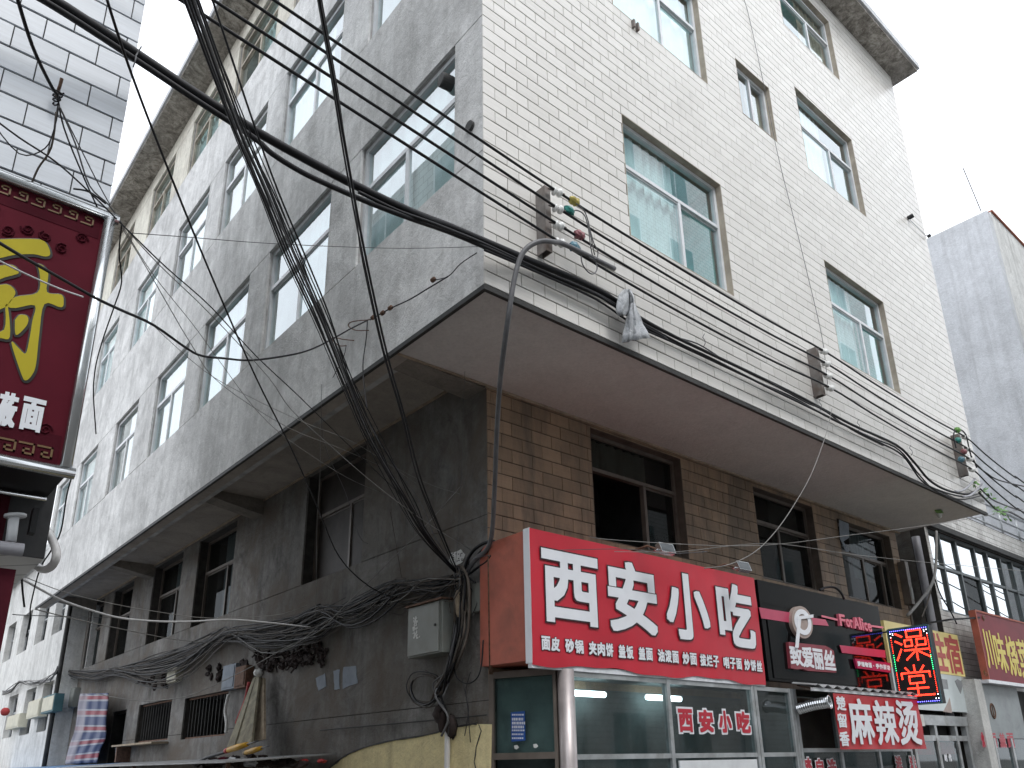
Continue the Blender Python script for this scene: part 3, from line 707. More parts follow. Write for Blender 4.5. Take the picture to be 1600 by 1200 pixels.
ub(mb, 'Y', AY, us[0], us[-1], -0.10, -0.04, 3.98, 4.03); ub(mb, 'Y', AY, us[0], us[-1], -0.10, -0.04, 5.45, 5.50); ub(mb, 'Y', AY, us[0], us[-1], -0.10, -0.036, 4.80, 4.85)
for u in us: ub(mb, 'Y', AY, u-0.03, u+0.03, -0.10, -0.03, 4.03, 5.45)
af = obj('window', mb, 'frame_slate', AN)
for a, b in zip(us, us[1:]):
    for z0, z1 in ((4.03, 4.80), (4.85, 5.45)):
        t_ = (rnd.uniform(-0.02, 0.02), rnd.uniform(-0.006, 0.006))
        q = MB().add([W('Y', AY, a+0.03, -0.07, z0), W('Y', AY, b-0.03, -0.07-t_[1], z0), W('Y', AY, b-0.03, -0.07-t_[1], z1), W('Y', AY, a+0.03, -0.07, z1)], [(0, 1, 2, 3)])
        obj('pane', q, 'dark_glass' if (abs(a-12.35) < 0.01 and z0 < 4.5) else 'annex_glass', af)
g_ = MB(); P8 = [W('Y', AY, u, n, z) for n in (-0.11, -1.6) for u, z in ((us[0], 3.98), (us[-1], 3.98), (us[-1], 5.5), (us[0], 5.5))]
g_.add(P8, [(4, 5, 6, 7), (0, 1, 5, 4), (1, 2, 6, 5), (2, 3, 7, 6), (3, 0, 4, 7)]); obj('room', g_, 'room_dark', AN)
# terrace railing
RL = thing('terrace_railing', (14, AY+0.1, 6.05), 'metal railing on the parapet of the low tiled annex', 'railing')
rail_z = (6.20, 6.42, 6.66)
for z, rr in zip(rail_z, (0.02, 0.02, 0.03)): obj('rail', MB().tube([(11.2, AY+0.1, z), (17.0, AY+0.1, z)], rr, 8), 'railing_steel', RL, True)
for x in (11.3, 12.3, 13.3, 14.3, 15.3, 16.3): obj('post', MB().tube([(x, AY+0.1, 6.03), (x, AY+0.1, 6.66)], 0.022, 8), 'railing_steel', RL, True)
# dark gap between the two buildings: waste pipe and conduit
dp = cable('soil_pipe', [(10.84, AY+0.12, 0.3), (10.84, AY+0.12, 3.2), (10.82, AY+0.12, 5.3)], 0.07, 'grey_pipe', None, 10); tag(dp, 'grey soil pipe standing in the dark gap beside the glazed annex', 'pipe')

# ------------------------------------------------------------------ grey tower house behind the annex
GB = thing('cement_tower', (21, 3, 0), 'grey cement-rendered tower with a pale street front, far right', 'building')
GX, GY, GZ = 17.05, 0.54, 14.95
obj('side_wall', MB().box(GX, GX+0.3, GY, 14, 0, GZ), 'cement_grey', GB)
mb = MB(); mb.box(GX+0.302, 34, GY-0.002, GY+0.3, 0, GZ+0.1); obj('front_wall', mb, 'white_plaster', GB)
obj('coping', MB().box(GX+0.31, 34, GY-0.05, GY+0.32, GZ+0.102, GZ+0.15), 'terracotta', GB)
obj('window', MB().box(20.7, 22.2, GY-0.03, GY-0.004, 11.3, 13.0), 'reveal_tan', GB)
rod = obj('roof_aerial', MB().tube([onx(1533, 330, GX+0.15), onx(1505, 263, GX+0.3)], 0.015, 5), 'cable_grey'); tag(rod, 'thin rod aerial on the corner of the grey cement tower', 'aerial')
tower2 = thing('distant_block', (-4, 46, 0), 'small pale block seen down the alley under the mottled roof edge', 'building')
obj('wall', MB().box(-6.5, -2.6, 40, 46, 0, 36.5), 'white_plaster', tower2); obj('parapet', MB().box(-6.7, -2.4, 39.8, 46.2, 36.5, 37.4), 'curtain_tan', tower2)

# ================================================================== SIGNS AND SHOP FRONTS
def PY(c): return lambda u, n, z: Vector((u, c-n, z))
def char_rects(text_spans, c, ztop, zbot):
    """[(text, left pixel, right pixel)] along a row on the plane y=c -> (char, u0, u1)"""
    out = []
    for txt, a, b in text_spans:
        ua = ony(a, ztop, c).x; ub2 = ony(b, ztop, c).x; st = (ub2-ua)/len(txt)
        for i, ch in enumerate(txt): out.append((ch, ua+st*i+st*0.05, ua+st*(i+1)-st*0.05))
    return out
# ---- big red sign -------------------------------------------------
SY = 0.70
S1 = thing('red_shop_sign', (2.8, 1.0, 2.42), 'big red box sign with four huge white characters at the building corner', 'sign')
sx0, sx1, sz0, sz1 = 1.055, 4.555, 2.405, 3.605
mb = MB(); rowsn = 22; colsn = 40; vs = []
for j in range(rowsn+1):
    for i in range(colsn+1):
        u = sx0+(sx1-sx0)*i/colsn; z = sz0+(sz1-sz0)*j/rowsn
        wv = 0.004*sin(u*5.1+z*3)+0.003*sin(z*17+u*2.0)+0.006*max(0, 1-j/3)*sin(u*23+1.3*sin(u*3))
        if j == 0: z += 0.018*sin(u*4.0)-0.008*sin(u*11)-0.012*(u-sx0)/3.5
        vs.append((u, SY-wv*0.6, z))
mb.add(vs, [(j*(colsn+1)+i, j*(colsn+1)+i+1, (j+1)*(colsn+1)+i+1, (j+1)*(colsn+1)+i) for j in range(rowsn) for i in range(colsn)])
face = obj('sign_face', mb, 'sign_red', S1, True)
mb = MB(); prof = [(SY+0.02, sz0+0.03), (1.44, sz0+0.045), (1.44, sz1-0.12)]+[(1.44-0.16*(1-cos(a*pi/2/6)), sz1-0.12+0.11*sin(a*pi/2/6)) for a in range(1, 7)]+[(SY+0.02, sz1-0.003)]
mb.prism([(sx0+0.012, y, z) for y, z in prof], (sx1-sx0-0.024, 0, 0)); obj('sign_box', mb, 'sign_side', S1)
mb = MB(); mb.box(sx0-0.004, sx0+0.011, SY+0.004, SY+0.085, sz0+0.005, sz1+0.004); mb.box(sx0+0.011, sx0+0.022, SY+0.0205, SY+0.03, sz0+0.005, sz1); obj('corner_strip', mb, 'letter_white', S1)
mb = MB(); mb.box(sx0, sx1, SY+0.012, SY+0.06, sz0-0.035, sz0+0.012); obj('bottom_strip', mb, 'plastic_white', S1)
mb = MB().tube([(1.075, 1.30, 2.40), (1.072, 1.31, 3.40), (1.072, 1.30, 3.58)], 0.013, 6); obj('side_conduit', mb, 'rust', S1, True)
P1 = PY(SY-0.006)
big = [('西', (842, 853), (933, 872), (842, 853), (850, 973)), ('安', (947, 927), (1026, 940), (983, 877), (1020, 996)), ('小', (1039, 963), (1110, 982), (1070, 895), (1073, 1002)), ('吃', (1115, 917), (1181, 1000), (1147, 912), (1168, 1015))]
for ch, l, r, t_, b_ in big:
    u0 = ony(*l, SY).x; u1 = ony(*r, SY).x; z1 = ony(*t_, SY).z; z0 = ony(*b_, SY).z
    c_ = letter('character', ch, P1, u0+0.014, u1-0.014, z0+0.014, z1-0.014, 'letter_white', S1, 0.022, 0.007)
    letter('outline', ch, P1, u0, u1, z0, z1, 'letter_outline', c_, 0.036, 0.0035)
rowz = (ony(850, 994, SY).z, ony(850, 1016, SY).z)
for ch, a, b in char_rects([('面皮', 844, 874), ('砂锅', 881, 911), ('夹肉饼', 918, 957), ('盖饭', 964, 988), ('盖面', 995, 1018), ('油泼面', 1025, 1058), ('炒面', 1063, 1086), ('拔烂子', 1090, 1120), ('哨子面', 1126, 1155), ('炒饼丝', 1158, 1186)], SY, 1010, 1010):
    c_ = letter('small_character', ch, P1, a, b, rowz[1], rowz[0], 'letter_white', S1, 0.0045, 0.006)
    letter('outline', ch, P1, a-0.006, b+0.006, rowz[1]-0.006, rowz[0]+0.006, 'letter_outline', c_, 0.0095, 0.0035)
# flood lamps on the sign
for i, (px_, py_, lb) in enumerate(((1040, 858, 'small square floodlight on an arm above the red sign, nearer the building corner'), (1160, 886, 'small square floodlight above the right end of the red sign'))):
    p_ = ony(px_, py_, SY-0.28)
    fl = thing('flood_lamp', (p_.x, SY+0.2, sz1), lb, 'lamp', 'flood lamps on the red sign')
    obj('arm', MB().tube([(p_.x-0.14, SY+0.10, sz1+0.01), (p_.x-0.06, SY-0.1, sz1+0.05), (p_.x-0.02, p_.y+0.06, p_.z)], 0.011, 6), 'rust', fl, True)
    ax = Vector((1, -0.12, 0)).normalized(); az = Vector((0, 0.35, 1)).normalized(); ay = az.cross(ax).normalized()
    hd = MB(); hd.obox(p_, ax*0.095, ay*0.03, az*0.052); hd.obox(p_+ay*0.035, ax*0.07, ay*0.012, az*0.035); head = obj('housing', hd, 'chrome', fl)
    obj('lens', MB().obox(p_-ay*0.031, ax*0.085, ay*0.002, az*0.044), 'lamp_glass', head)
    obj('bracket', MB().tube([p_-ax*0.11-az*0.02, p_-ax*0.115+ay*0.05, p_+ay*0.075, p_+ax*0.115+ay*0.05, p_+ax*0.11-az*0.02], 0.007, 5), 'chrome', fl, True)

# ---- black sign ---------------------------------------------------
S2 = thing('black_shop_sign', (6.1, 0.9, 2.44), 'glossy black sign board with pink bands and white raised lettering', 'sign')
bx0, bx1, bz0, bz1 = 4.62, 7.58, 2.44, 3.60
obj('board', MB().box(bx0, bx1, SY, SY+0.10, bz0, bz1), 'sign_black', S2)
obj('lower_panel', MB().box(bx0+0.10, bx0+2.15, SY-0.012, SY-0.002, bz0+0.03, bz0+0.72), 'sign_black', S2)
P2 = PY(SY)
def band(pts, lift, mat, name, parent=None, depth=0.006):
    q = [ony(x, y, SY-lift) for x, y in pts]; return obj(name, MB().prism(q, (0, depth, 0)), mat, parent or S2)
band([(1186, 949), (1190, 966), (1236, 973), (1295, 978), (1290, 968), (1245, 962), (1240, 958)], 0.02, 'pink_strip', 'pink_band')
band([(1312, 1008), (1316, 1020), (1384, 1028), (1383, 1016)], 0.035, 'pink_strip', 'pink_band')
band([(1284, 961), (1284, 964), (1309, 970), (1309, 967)], 0.03, 'pink_letter', 'pink_bar'); band([(1358, 976), (1358, 979), (1380, 982), (1380, 979)], 0.03, 'pink_letter', 'pink_bar')
# ring emblem, shaped like a slim letter P
def ring(cx_, cy_, rx, ry, w0, lift, mat, name, dep):
    c0 = ony(cx_, cy_, SY-lift); kx = (ony(cx_+rx, cy_+rx*0.2, SY-lift)-c0).x; kz = (c0-ony(cx_, cy_+ry, SY-lift)).z
    mb = MB(); n = 40; vs = []
    for i in range(n):
        a = 2*pi*i/n
        for s_ in (1, w0):
            sx_ = cos(a)*kx*s_; sz_ = sin(a)*kz*s_
            vs += [(c0.x+sx_+0.10*sz_, c0.y, c0.z+sz_), (c0.x+sx_+0.10*sz_, c0.y+dep, c0.z+sz_)]
    fs = []
    for i in range(n):
        a = 4*i; b = 4*((i+1) % n); fs += [(a, b, b+2, a+2), (a+1, a+3, b+3, b+1), (a, a+1, b+1, b), (a+2, b+2, b+3, a+3)]
    return obj(name, mb.add(vs, fs), mat, S2)
rg = ring(1254, 972, 16, 25, 0.02, 0.06, 'ring_beige', 'emblem_back', 0.055)
ring(1255, 972, 13, 20, 0.62, 0.068, 'letter_white', 'emblem_ring', 0.006)
band([(1247, 965), (1252, 965), (1248, 1012), (1243, 1012)], 0.075, 'letter_white', 'emblem_stem'); band([(1246, 963), (1246, 968), (1271, 965), (1271, 960)], 0.076, 'letter_white', 'emblem_bar')
lbk = band([(1232, 1003), (1290, 1009), (1296, 1012), (1303, 1017), (1307, 1051), (1262, 1048), (1255, 1045), (1247, 1046), (1236, 1044)], 0.05, 'letter_backing', 'letter_backing', None, 0.04)
for ch, l, r, t_, b_ in (('致', 1234, 1253, 1009, 1040), ('爱', 1253, 1270, 1011, 1043), ('丽', 1271, 1286, 1014, 1046), ('丝', 1287, 1304, 1016, 1047)):
    my = (t_+b_)/2; u0 = ony(l, my, SY-0.05).x; u1 = ony(r, my, SY-0.05).x; mx = (l+r)/2
    letter('character', ch, PY(SY-0.05), u0, u1, ony(mx, b_, SY-0.05).z, ony(mx, t_, SY-0.05).z, 'letter_white', lbk, 0.008, 0.004)
spx = [(1309, 1318), (1319, 1325), (1325.5, 1329.5), (1331.5, 1340), (1340.5, 1343), (1344, 1346.5), (1347.5, 1352.5), (1353, 1359)]
for ch, (l, r) in zip('ForAlice', spx):
    cxp = (l+r)/2; base = 976+(cxp-1309)*0.205; hgt = 18 if ch in 'FAli' else 13
    if ch == 'l': hgt = 19
    slab_letter('character', ch, PY(SY), ony(l, base, SY).x, ony(r, base, SY).x, ony(cxp, base+2, SY).z, ony(cxp, base+2-hgt, SY).z, 'pink_letter', S2, 0.007, 0.035)
pl = band([(1336, 1029), (1340, 1044), (1392, 1051), (1392, 1036)], 0.06, 'plate_magenta', 'name_plate', None, 0.03)
for i, ch in enumerate('梦魂物语·手作茶坊'):
    l = 1339.5+i*5.7; my = 1037+i*0.78
    if ch == '·': letter('character', ch, PY(SY-0.06), ony(l+1.5, my, SY-0.06).x, ony(l+3, my, SY-0.06).x, ony(l, my+1, SY-0.06).z, ony(l, my-1, SY-0.06).z, 'letter_white', pl, 0.0, 0.004); continue
    letter('character', ch, PY(SY-0.06), ony(l, my, SY-0.06).x, ony(l+5.2, my, SY-0.06).x, ony(l+2.6, my+4, SY-0.06).z, ony(l+2.6, my-4, SY-0.06).z, 'letter_white', pl, 0.005, 0.004)

# ---- LED sign, standing out from the facade ------------------------
EX = 7.72
S3 = thing('led_sign', (EX+0.06, 0.42, 2.25), 'upright black light-dot sign with glowing red characters and blue, red and green border', 'sign')
eA = onx(1388, 986, EX); eB = onx(1449, 973, EX); eC = onx(1470, 1097, EX)
ey0, ey1 = 0.135, 0.690; ez0, ez1 = 2.255, 3.285
obj('case', MB().box(EX, EX+0.12, ey0, ey1, ez0, ez1), 'matt_black', S3)
obj('bezel', MB().box(EX-0.012, EX-0.001, ey0-0.008, ey0+0.012, ez0, ez1).box(EX-0.012, EX-0.001, ey1-0.012, ey1+0.008, ez0, ez1).box(EX-0.012, EX-0.001, ey0+0.012, ey1-0.012, ez1-0.016, ez1+0.006).box(EX-0.012, EX-0.001, ey0+0.012, ey1-0.012, ez0-0.006, ez0+0.016), 'box_teal', S3)
def EP(s, t): return Vector((EX-0.004, ey1-(ey1-ey0)*s, ez0+(ez1-ez0)*t))   # s to the right, t up
def dots(name, lines, step, r, mat):
    mb = MB(); seen = []
    for ln in lines:
        for a, b in zip(ln, ln[1:]):
            A_, B_ = EP(*a), EP(*b); k = max(1, int((B_-A_).length/step))
            for i in range(k+1):
                p_ = A_.lerp(B_, i/k)
                if any((p_-q).length < step*0.6 for q in seen[-80:]): continue
                seen.append(p_)
                mb.add([p_+Vector((-0.004 if j == 0 else 0, 0 if j == 0 else cos(j*pi/3)*r, 0 if j == 0 else sin(j*pi/3)*r)) for j in range(7)], [(0, j, j % 6+1) for j in range(1, 7)])
    o_ = obj(name, mb, mat, S3); o_['kind'] = 'stuff'; return o_
def zc(pts, x0=1388.0, y0=973.0): return pts
# strokes in sign coordinates, read from the enlarged sign
zao = [[(0.17, 0.93), (0.33, 0.88)], [(0.15, 0.83), (0.30, 0.78)], [(0.13, 0.58), (0.27, 0.72)],
       [(0.45, 0.95), (0.80, 0.95), (0.80, 0.865), (0.45, 0.865), (0.45, 0.95)], [(0.38, 0.83), (0.55, 0.83), (0.55, 0.75), (0.38, 0.75), (0.38, 0.83)], [(0.67, 0.83), (0.88, 0.83), (0.88, 0.75), (0.67, 0.75), (0.67, 0.83)],
       [(0.34, 0.70), (0.92, 0.69)], [(0.63, 0.74), (0.63, 0.56)], [(0.60, 0.68), (0.36, 0.575)], [(0.66, 0.68), (0.93, 0.59)]]
tang = [[(0.50, 0.50), (0.50, 0.415)], [(0.28, 0.475), (0.36, 0.42)], [(0.73, 0.485), (0.64, 0.42)], [(0.17, 0.33), (0.17, 0.405), (0.84, 0.405), (0.84, 0.335)],
        [(0.34, 0.36), (0.68, 0.36), (0.68, 0.27), (0.34, 0.27), (0.34, 0.36)], [(0.50, 0.27), (0.50, 0.12)], [(0.26, 0.205), (0.76, 0.205)], [(0.12, 0.115), (0.88, 0.115)]]
def doubled(ls, w_=0.012):
    out = []
    for ln in ls:
        for a, b in zip(ln, ln[1:]):
            dx, dy = b[0]-a[0], (b[1]-a[1])*1.85; L_ = sqrt(dx*dx+dy*dy); nx, ny = -dy/L_*w_, dx/L_*w_/1.85
            out += [[(a[0]+nx, a[1]+ny), (b[0]+nx, b[1]+ny)], [(a[0]-nx, a[1]-ny), (b[0]-nx, b[1]-ny)]]
    return out
dots('led_character', doubled(zao), 0.0125, 0.0043, 'led_red'); dots('led_character', doubled(tang), 0.0125, 0.0043, 'led_red')
m_ = 0.055; n_ = 0.032
dots('blue_border', [[(m_, 1-n_), (1-m_, 1-n_)], [(m_, n_), (1-m_, n_)]], 0.026, 0.0058, 'led_blue')
dots('white_corners', [[(m_, 1-n_-0.03), (m_, 1-n_-0.08)], [(m_+0.06, 1-n_-0.03), (m_+0.06, 1-n_-0.05)], [(1-m_, 1-n_-0.03), (1-m_, 1-n_-0.08)], [(1-m_-0.06, 1-n_-0.03), (1-m_-0.06, 1-n_-0.05)], [(1-m_, n_+0.03), (1-m_, n_+0.08)], [(1-m_-0.06, n_+0.03), (1-m_-0.06, n_+0.04)]], 0.026, 0.0058, 'led_white')
dots('red_border', [[(m_, 0.88), (m_, 0.68)], [(1-m_, 0.88), (1-m_, 0.64)], [(m_, 0.42), (m_, 0.12)], [(1-m_, 0.40), (1-m_, 0.12)]], 0.026, 0.0052, 'led_red')
dots('green_border', [[(m_, 0.65), (m_, 0.45)], [(1-m_, 0.61), (1-m_, 0.43)]], 0.026, 0.0058, 'led_green')
obj('mount_arm', MB().tube([(EX+0.05, ey1-0.02, ez1-0.02), (EX+0.05, 1.43, ez1-0.02)], 0.014, 6), 'matt_black', S3, True)
obj('mount_arm', MB().tube([(EX+0.05, ey1-0.02, ez0+0.1), (EX+0.05, 1.43, ez0+0.1)], 0.014, 6), 'matt_black', S3, True)

# ---- yellow sign and poster ---------------------------------------
YY = 1.10
S4 = thing('yellow_sign', (9.9, YY, 2.27), 'yellow board with two red characters above a pale picture, behind the light-dot sign', 'sign')
yb = [ony(1381, 967, YY), ony(1500, 990, YY), ony(1508, 1058, YY), ony(1386, 1052, YY)]
zt_, zb_ = 3.56, 2.86
obj('board', MB().box(8.55, 11.22, YY, YY+0.06, zb_, zt_), 'sign_yellow', S4)
obj('picture', MB().box(8.55, 11.05, YY+0.004, YY+0.05, 2.27, zb_-0.004), 'poster_pale', S4)
for ch, l, r, t_, b_ in (('住', 1458, 1477, 990, 1050), ('宿', 1478, 1500, 993, 1052)):
    my = (t_+b_)/2; mx = (l+r)/2
    letter('character', ch, PY(YY), ony(l, my, YY).x, ony(r, my, YY).x, ony(mx, b_, YY).z, ony(mx, t_, YY).z, 'letter_rose', S4, 0.018, 0.004)
def patch(pts, mat, lift=0.004):
    return obj('printed_shape', MB().prism([ony(x, y, YY-lift+0.004) for x, y in pts], (0, 0.003, 0)), mat, S4)
patch([(1492, 1064), (1496, 1061), (1501, 1064), (1505, 1062), (1504, 1072), (1501, 1084), (1499, 1080), (1496, 1073)], 'poster_grey')
patch([(1474, 1112), (1481, 1098), (1484, 1090), (1486, 1102), (1488, 1114)], 'poster_skin'); patch([(1468, 1060), (1480, 1062), (1482, 1077), (1470, 1076)], 'poster_grey', 0.003)

# ---- dark red sign at the right ------------------------------------
CY_ = 0.80
S5 = thing('maroon_shop_sign', (12.6, CY_, 2.8), 'dark red sign board with tall yellow characters at the right edge', 'sign')
obj('board', MB().box(11.38, 14.6, CY_, CY_+0.1, 2.80, 3.96), 'sign_crimson', S5)
obj('rim', MB().box(11.36, 11.395, CY_-0.012, CY_+0.1, 2.79, 3.97).box(11.395, 14.6, CY_-0.012, CY_+0.1, 3.945, 3.975), 'sign_side', S5)
obj('base_strip', MB().box(11.3, 14.6, CY_-0.02, CY_+0.12, 2.74, 2.795), 'plastic_white', S5)
for ch, l, r, t_, b_ in (('川', 1539, 1552, 985, 1044), ('味', 1555, 1571, 990, 1050), ('烧', 1574, 1590, 996, 1056), ('菜', 1592, 1609, 1001, 1061)):
    my = (t_+b_)/2; mx = (l+r)/2
    letter('character', ch, PY(CY_), ony(l, my, CY_).x, ony(r, my, CY_).x, ony(mx, b_, CY_).z, ony(mx, t_, CY_).z, 'letter_yellow', S5, 0.014, 0.004)
for sgn, (cx_, cy_) in enumerate(((1536, 968), (1537, 1048))):
    q = ony(cx_, cy_, CY_-0.006); s_ = 1 if sgn == 0 else -1
    mb = MB().tube([q, q+Vector((0, 0, s_*0.06)), q+Vector((0.10, 0, s_*0.08))], 0.008, 5); mb.tube([q+Vector((0.04, 0, -s_*0.02)), q+Vector((0.04, 0, s_*0.03)), q+Vector((0.14, 0, s_*0.04))], 0.006, 5); obj('corner_scroll', mb, 'key_gold', S5)
# bracket arm above it
ba = obj('sign_bracket', MB().bar(ony(1440, 975, 1.18), ony(1485, 968, 0.9), 0.03).bar(ony(1485, 968, 0.9), ony(1530, 965, 0.8), 0.03), 'matt_black'); tag(ba, 'black bracket arm over the yellow board beside the dark red sign', 'bracket')

# ---- snack shop glazing --------------------------------------------
GY_ = 0.75
SH = thing('snack_shop_front', (3, GY_, 0.12), 'glazed aluminium shop front below the big red sign', 'shop front')
def mull(x, w_=0.05, z0=0.12, z1=2.37, y=GY_, p=None, mat='grey_alu'): return obj('post', MB().box(x-w_/2, x+w_/2, y-0.03, y+0.035, z0, z1), mat, p or SH)
obj('corner_post', MB().tube([(1.475, GY_-0.01, 0.1), (1.475, GY_-0.01, 2.38)], 0.075, 16), 'steel_pole', SH, True)
for x in (2.86, 4.30, 4.36, 5.06): mull(x)
for z, a, b in ((1.645, 1.55, 2.835), (1.645, 2.885, 4.275), (1.645, 4.385, 5.035), (2.345, 1.55, 2.835), (2.345, 2.885, 4.275), (2.345, 4.385, 5.035)):
    obj('rail', MB().box(a, b, GY_-0.025, GY_+0.03, z-0.022, z+0.022), 'grey_alu', SH)
for a, b in ((1.55, 2.835), (2.885, 4.275), (4.385, 5.035)):
    pn = obj('pane', MB().box(a, b, GY_-0.003, GY_+0.003, 1.667, 2.323), 'shop_glass', SH)
    obj('lower_pane', MB().box(a, b, GY_-0.003, GY_+0.003, 0.4, 1.622), 'shop_glass', SH)
obj('base', MB().box(1.4, 5.1, GY_-0.04, GY_+0.05, 0.10, 0.40), 'paving', SH)
obj('door_panel', MB().box(2.95, 4.25, GY_-0.022, GY_-0.006, 0.5, 1.60), 'white_alu', SH)
g_ = MB(); g_.add([(1.5, 0.80, 0.1), (5.1, 0.80, 0.1), (5.1, 1.43, 0.1), (1.5, 1.43, 0.1), (1.5, 0.80, 2.38), (5.1, 0.80, 2.38), (5.1, 1.43, 2.38), (1.5, 1.43, 2.38)], [(0, 1, 2, 3), (7, 6, 5, 4), (2, 6, 7, 3), (1, 5, 6, 2), (0, 3, 7, 4)])
obj('room', g_, 'shop_room', SH)
for x in (1.95, 3.15): obj('ceiling_lamp', MB().tube([(x, 1.25, 2.24), (x+0.55, 1.25, 2.24)], 0.03, 8), 'lamp_glow', SH)
# slanting side pane towards the alley
dA, dB = Vector((1.17, 1.425, 0)), Vector((1.425, 0.80, 0)); dD = (dB-dA).normalized(); dN = Vector((dD.y, -dD.x, 0)); dN = dN if dN.dot(CAM-dA) > 0 else -dN; dLn = (Vector((dB.x, dB.y, 0))-dA).length
def ondiag(x, y, lift=0.0): d = ray(x, y); A_ = dA+dN*lift; return CAM+d*((A_-CAM).dot(dN)/d.dot(dN))
def dbox(s0, s1, n0, n1, z0, z1): return MB().obox(dA+dD*(s0+s1)/2+dN*(n0+n1)/2+Vector((0, 0, (z0+z1)/2)), dD*(s1-s0)/2, dN*(n1-n0)/2, Vector((0, 0, (z1-z0)/2)))
obj('side_post', dbox(0, 0.05, -0.03, 0.03, 0.1, 2.38), 'brown_alu', SH); obj('side_post', dbox(dLn-0.03, dLn, -0.03, 0.03, 0.1, 2.38), 'brown_alu', SH)
obj('side_rail', dbox(0.05, dLn-0.03, -0.025, 0.028, 1.635, 1.69), 'brown_alu', SH); obj('side_rail', dbox(0.05, dLn-0.03, -0.025, 0.028, 2.34, 2.40), 'brown_alu', SH)
obj('side_pane', dbox(0.05, dLn-0.03, -0.003, 0.003, 1.69, 2.34), 'shop_glass', SH); obj('side_lower_pane', dbox(0.05, dLn-0.03, -0.003, 0.003, 0.3, 1.635), 'dark_glass', SH)
obj('side_blind', dbox(0.0, dLn-0.02, -0.09, -0.07, 0.1, 2.38), 'blind_grey', SH)
obj('side_base', dbox(0, dLn, -0.04, 0.03, 0.0, 0.3), 'paving', SH)
# window lettering
zz = (ony(1060, 1104, GY_).z, ony(1060, 1147, GY_).z)
for ch, l, r in (('西', 1057, 1083), ('安', 1089, 1115), ('小', 1120, 1143), ('吃', 1148, 1172)):
    u0 = ony(l, 1125, GY_).x; u1 = ony(r, 1125, GY_).x; dz_ = 0.0
    c_ = letter('window_character', ch, PY(GY_-0.004), u0+0.02, u1-0.02, zz[1]+0.02, zz[0]-0.02, 'letter_red', SH, 0.011, 0.006)
    letter('outline', ch, PY(GY_-0.004), u0, u1, zz[1], zz[0], 'letter_white', c_, 0.026, 0.002)
def dquad(pts, lift, th): q = [ondiag(x, y, lift) for x, y in pts]; return MB().prism(q, -dN*th)
st = obj('blue_sticker', dquad([(798, 1113), (820, 1111), (821, 1157), (799, 1159)], 0.006, 0.002), 'sticker_blue', SH)
mb = MB()
for r_ in range(7):
    x = 800.0; h_ = 4.2 if 1 <= r_ <= 3 else 2.6; y = 1115.5+r_*6.1
    while x < 818:
        w_ = rnd.uniform(1.2, 3.0); q = [ondiag(a, b_, 0.0068) for a, b_ in ((x, y), (x+w_, y), (x+w_, y+h_), (x, y+h_))]; mb.add(q, [(0, 1, 2, 3)]); x += w_+rnd.uniform(0.6, 1.0)
obj('sticker_print', mb, 'letter_white', st)['kind'] = 'stuff'
for (x, y) in ((806, 1168), (836, 1166)): obj('paper_scrap', dquad([(x-3, y-3), (x+2, y-4), (x+5, y), (x+1, y+3), (x-2, y+2)], 0.006, 0.002), 'paper_white', SH)
# ---- second shop, awning and red banner ------------------------------
S6 = thing('hotpot_shop_front', (6.4, GY_, 0.12), 'aluminium shop front below the black sign, partly behind the red banner', 'shop front')
for x in (5.16, 6.05, 7.0, 7.9): mull(x, p=S6)
mull(5.10, 0.05, p=S6)
for a, b in ((5.19, 6.02), (6.08, 6.97), (7.03, 7.87)):
    obj('pane', MB().box(a, b, GY_-0.003, GY_+0.003, 1.71, 2.30), 'shop_glass', S6); obj('rail', MB().box(a, b, GY_-0.03, GY_+0.03, 1.665, 1.71), 'grey_alu', S6)
    obj('lower_pane', MB().box(a, b, GY_-0.003, GY_+0.003, 0.3, 1.665), 'shop_glass', S6)
obj('base', MB().box(5.1, 7.95, GY_-0.04, GY_+0.05, 0.10, 0.30), 'paving', S6)
g_ = MB(); g_.add([(5.12, 0.80, 0.1), (7.9, 0.80, 0.1), (7.9, 1.43, 0.1), (5.12, 1.43, 0.1), (5.12, 0.80, 2.38), (7.9, 0.80, 2.38), (7.9, 1.43, 2.38), (5.12, 1.43, 2.38)], [(0, 1, 2, 3), (7, 6, 5, 4), (2, 6, 7, 3), (1, 5, 6, 2), (0, 3, 7, 4)])
obj('room', g_, 'board_brown', S6)
for ch, l, r, t_ in (('禁', 1250, 1268, 1182), ('自', 1273, 1286, 1184), ('选', 1291, 1306, 1184), ('进', 1398, 1409, 1180), ('送', 1420, 1431, 1180)):
    u0 = ony(l, 1190, GY_-0.02).x; u1 = ony(r, 1190, GY_-0.02).x; z1 = ony((l+r)/2, t_, GY_-0.02).z; h_ = (u1-u0)*1.15
    if l > 1390: h_ = 0.19
    c_ = letter('window_character', ch, PY(GY_-0.02), u0+0.012, u1-0.012, z1-h_+0.012, z1-0.012, 'letter_red', S6, 0.008, 0.005)
    letter('outline', ch, PY(GY_-0.02), u0, u1, z1-h_, z1, 'letter_white', c_, 0.019, 0.002)
AWN = thing('shop_awning', (6.5, 0.45, 2.40), 'narrow corrugated awning over the red banner', 'awning')
mb = MB(); n = 60; vs = []
for i in range(n+1):
    x = 5.08+(7.68-5.08)*i/n; h_ = 0.018*sin(i*2*pi/5)
    vs += [(x, 0.40, 2.385+h_), (x, 0.70, 2.43+h_), (x, 0.40, 2.379+h_), (x, 0.70, 2.424+h_)]
mb.add(vs, [f for i in range(n) for f in ((4*i, 4*i+4, 4*i+5, 4*i+1), (4*i+2, 4*i+3, 4*i+7, 4*i+6), (4*i, 4*i+2, 4*i+6, 4*i+4))]); obj('sheet', mb, 'corrugated', AWN)
obj('edge_beam', MB().box(5.08, 7.68, 0.43, 0.47, 2.325, 2.362), 'white_alu', AWN)
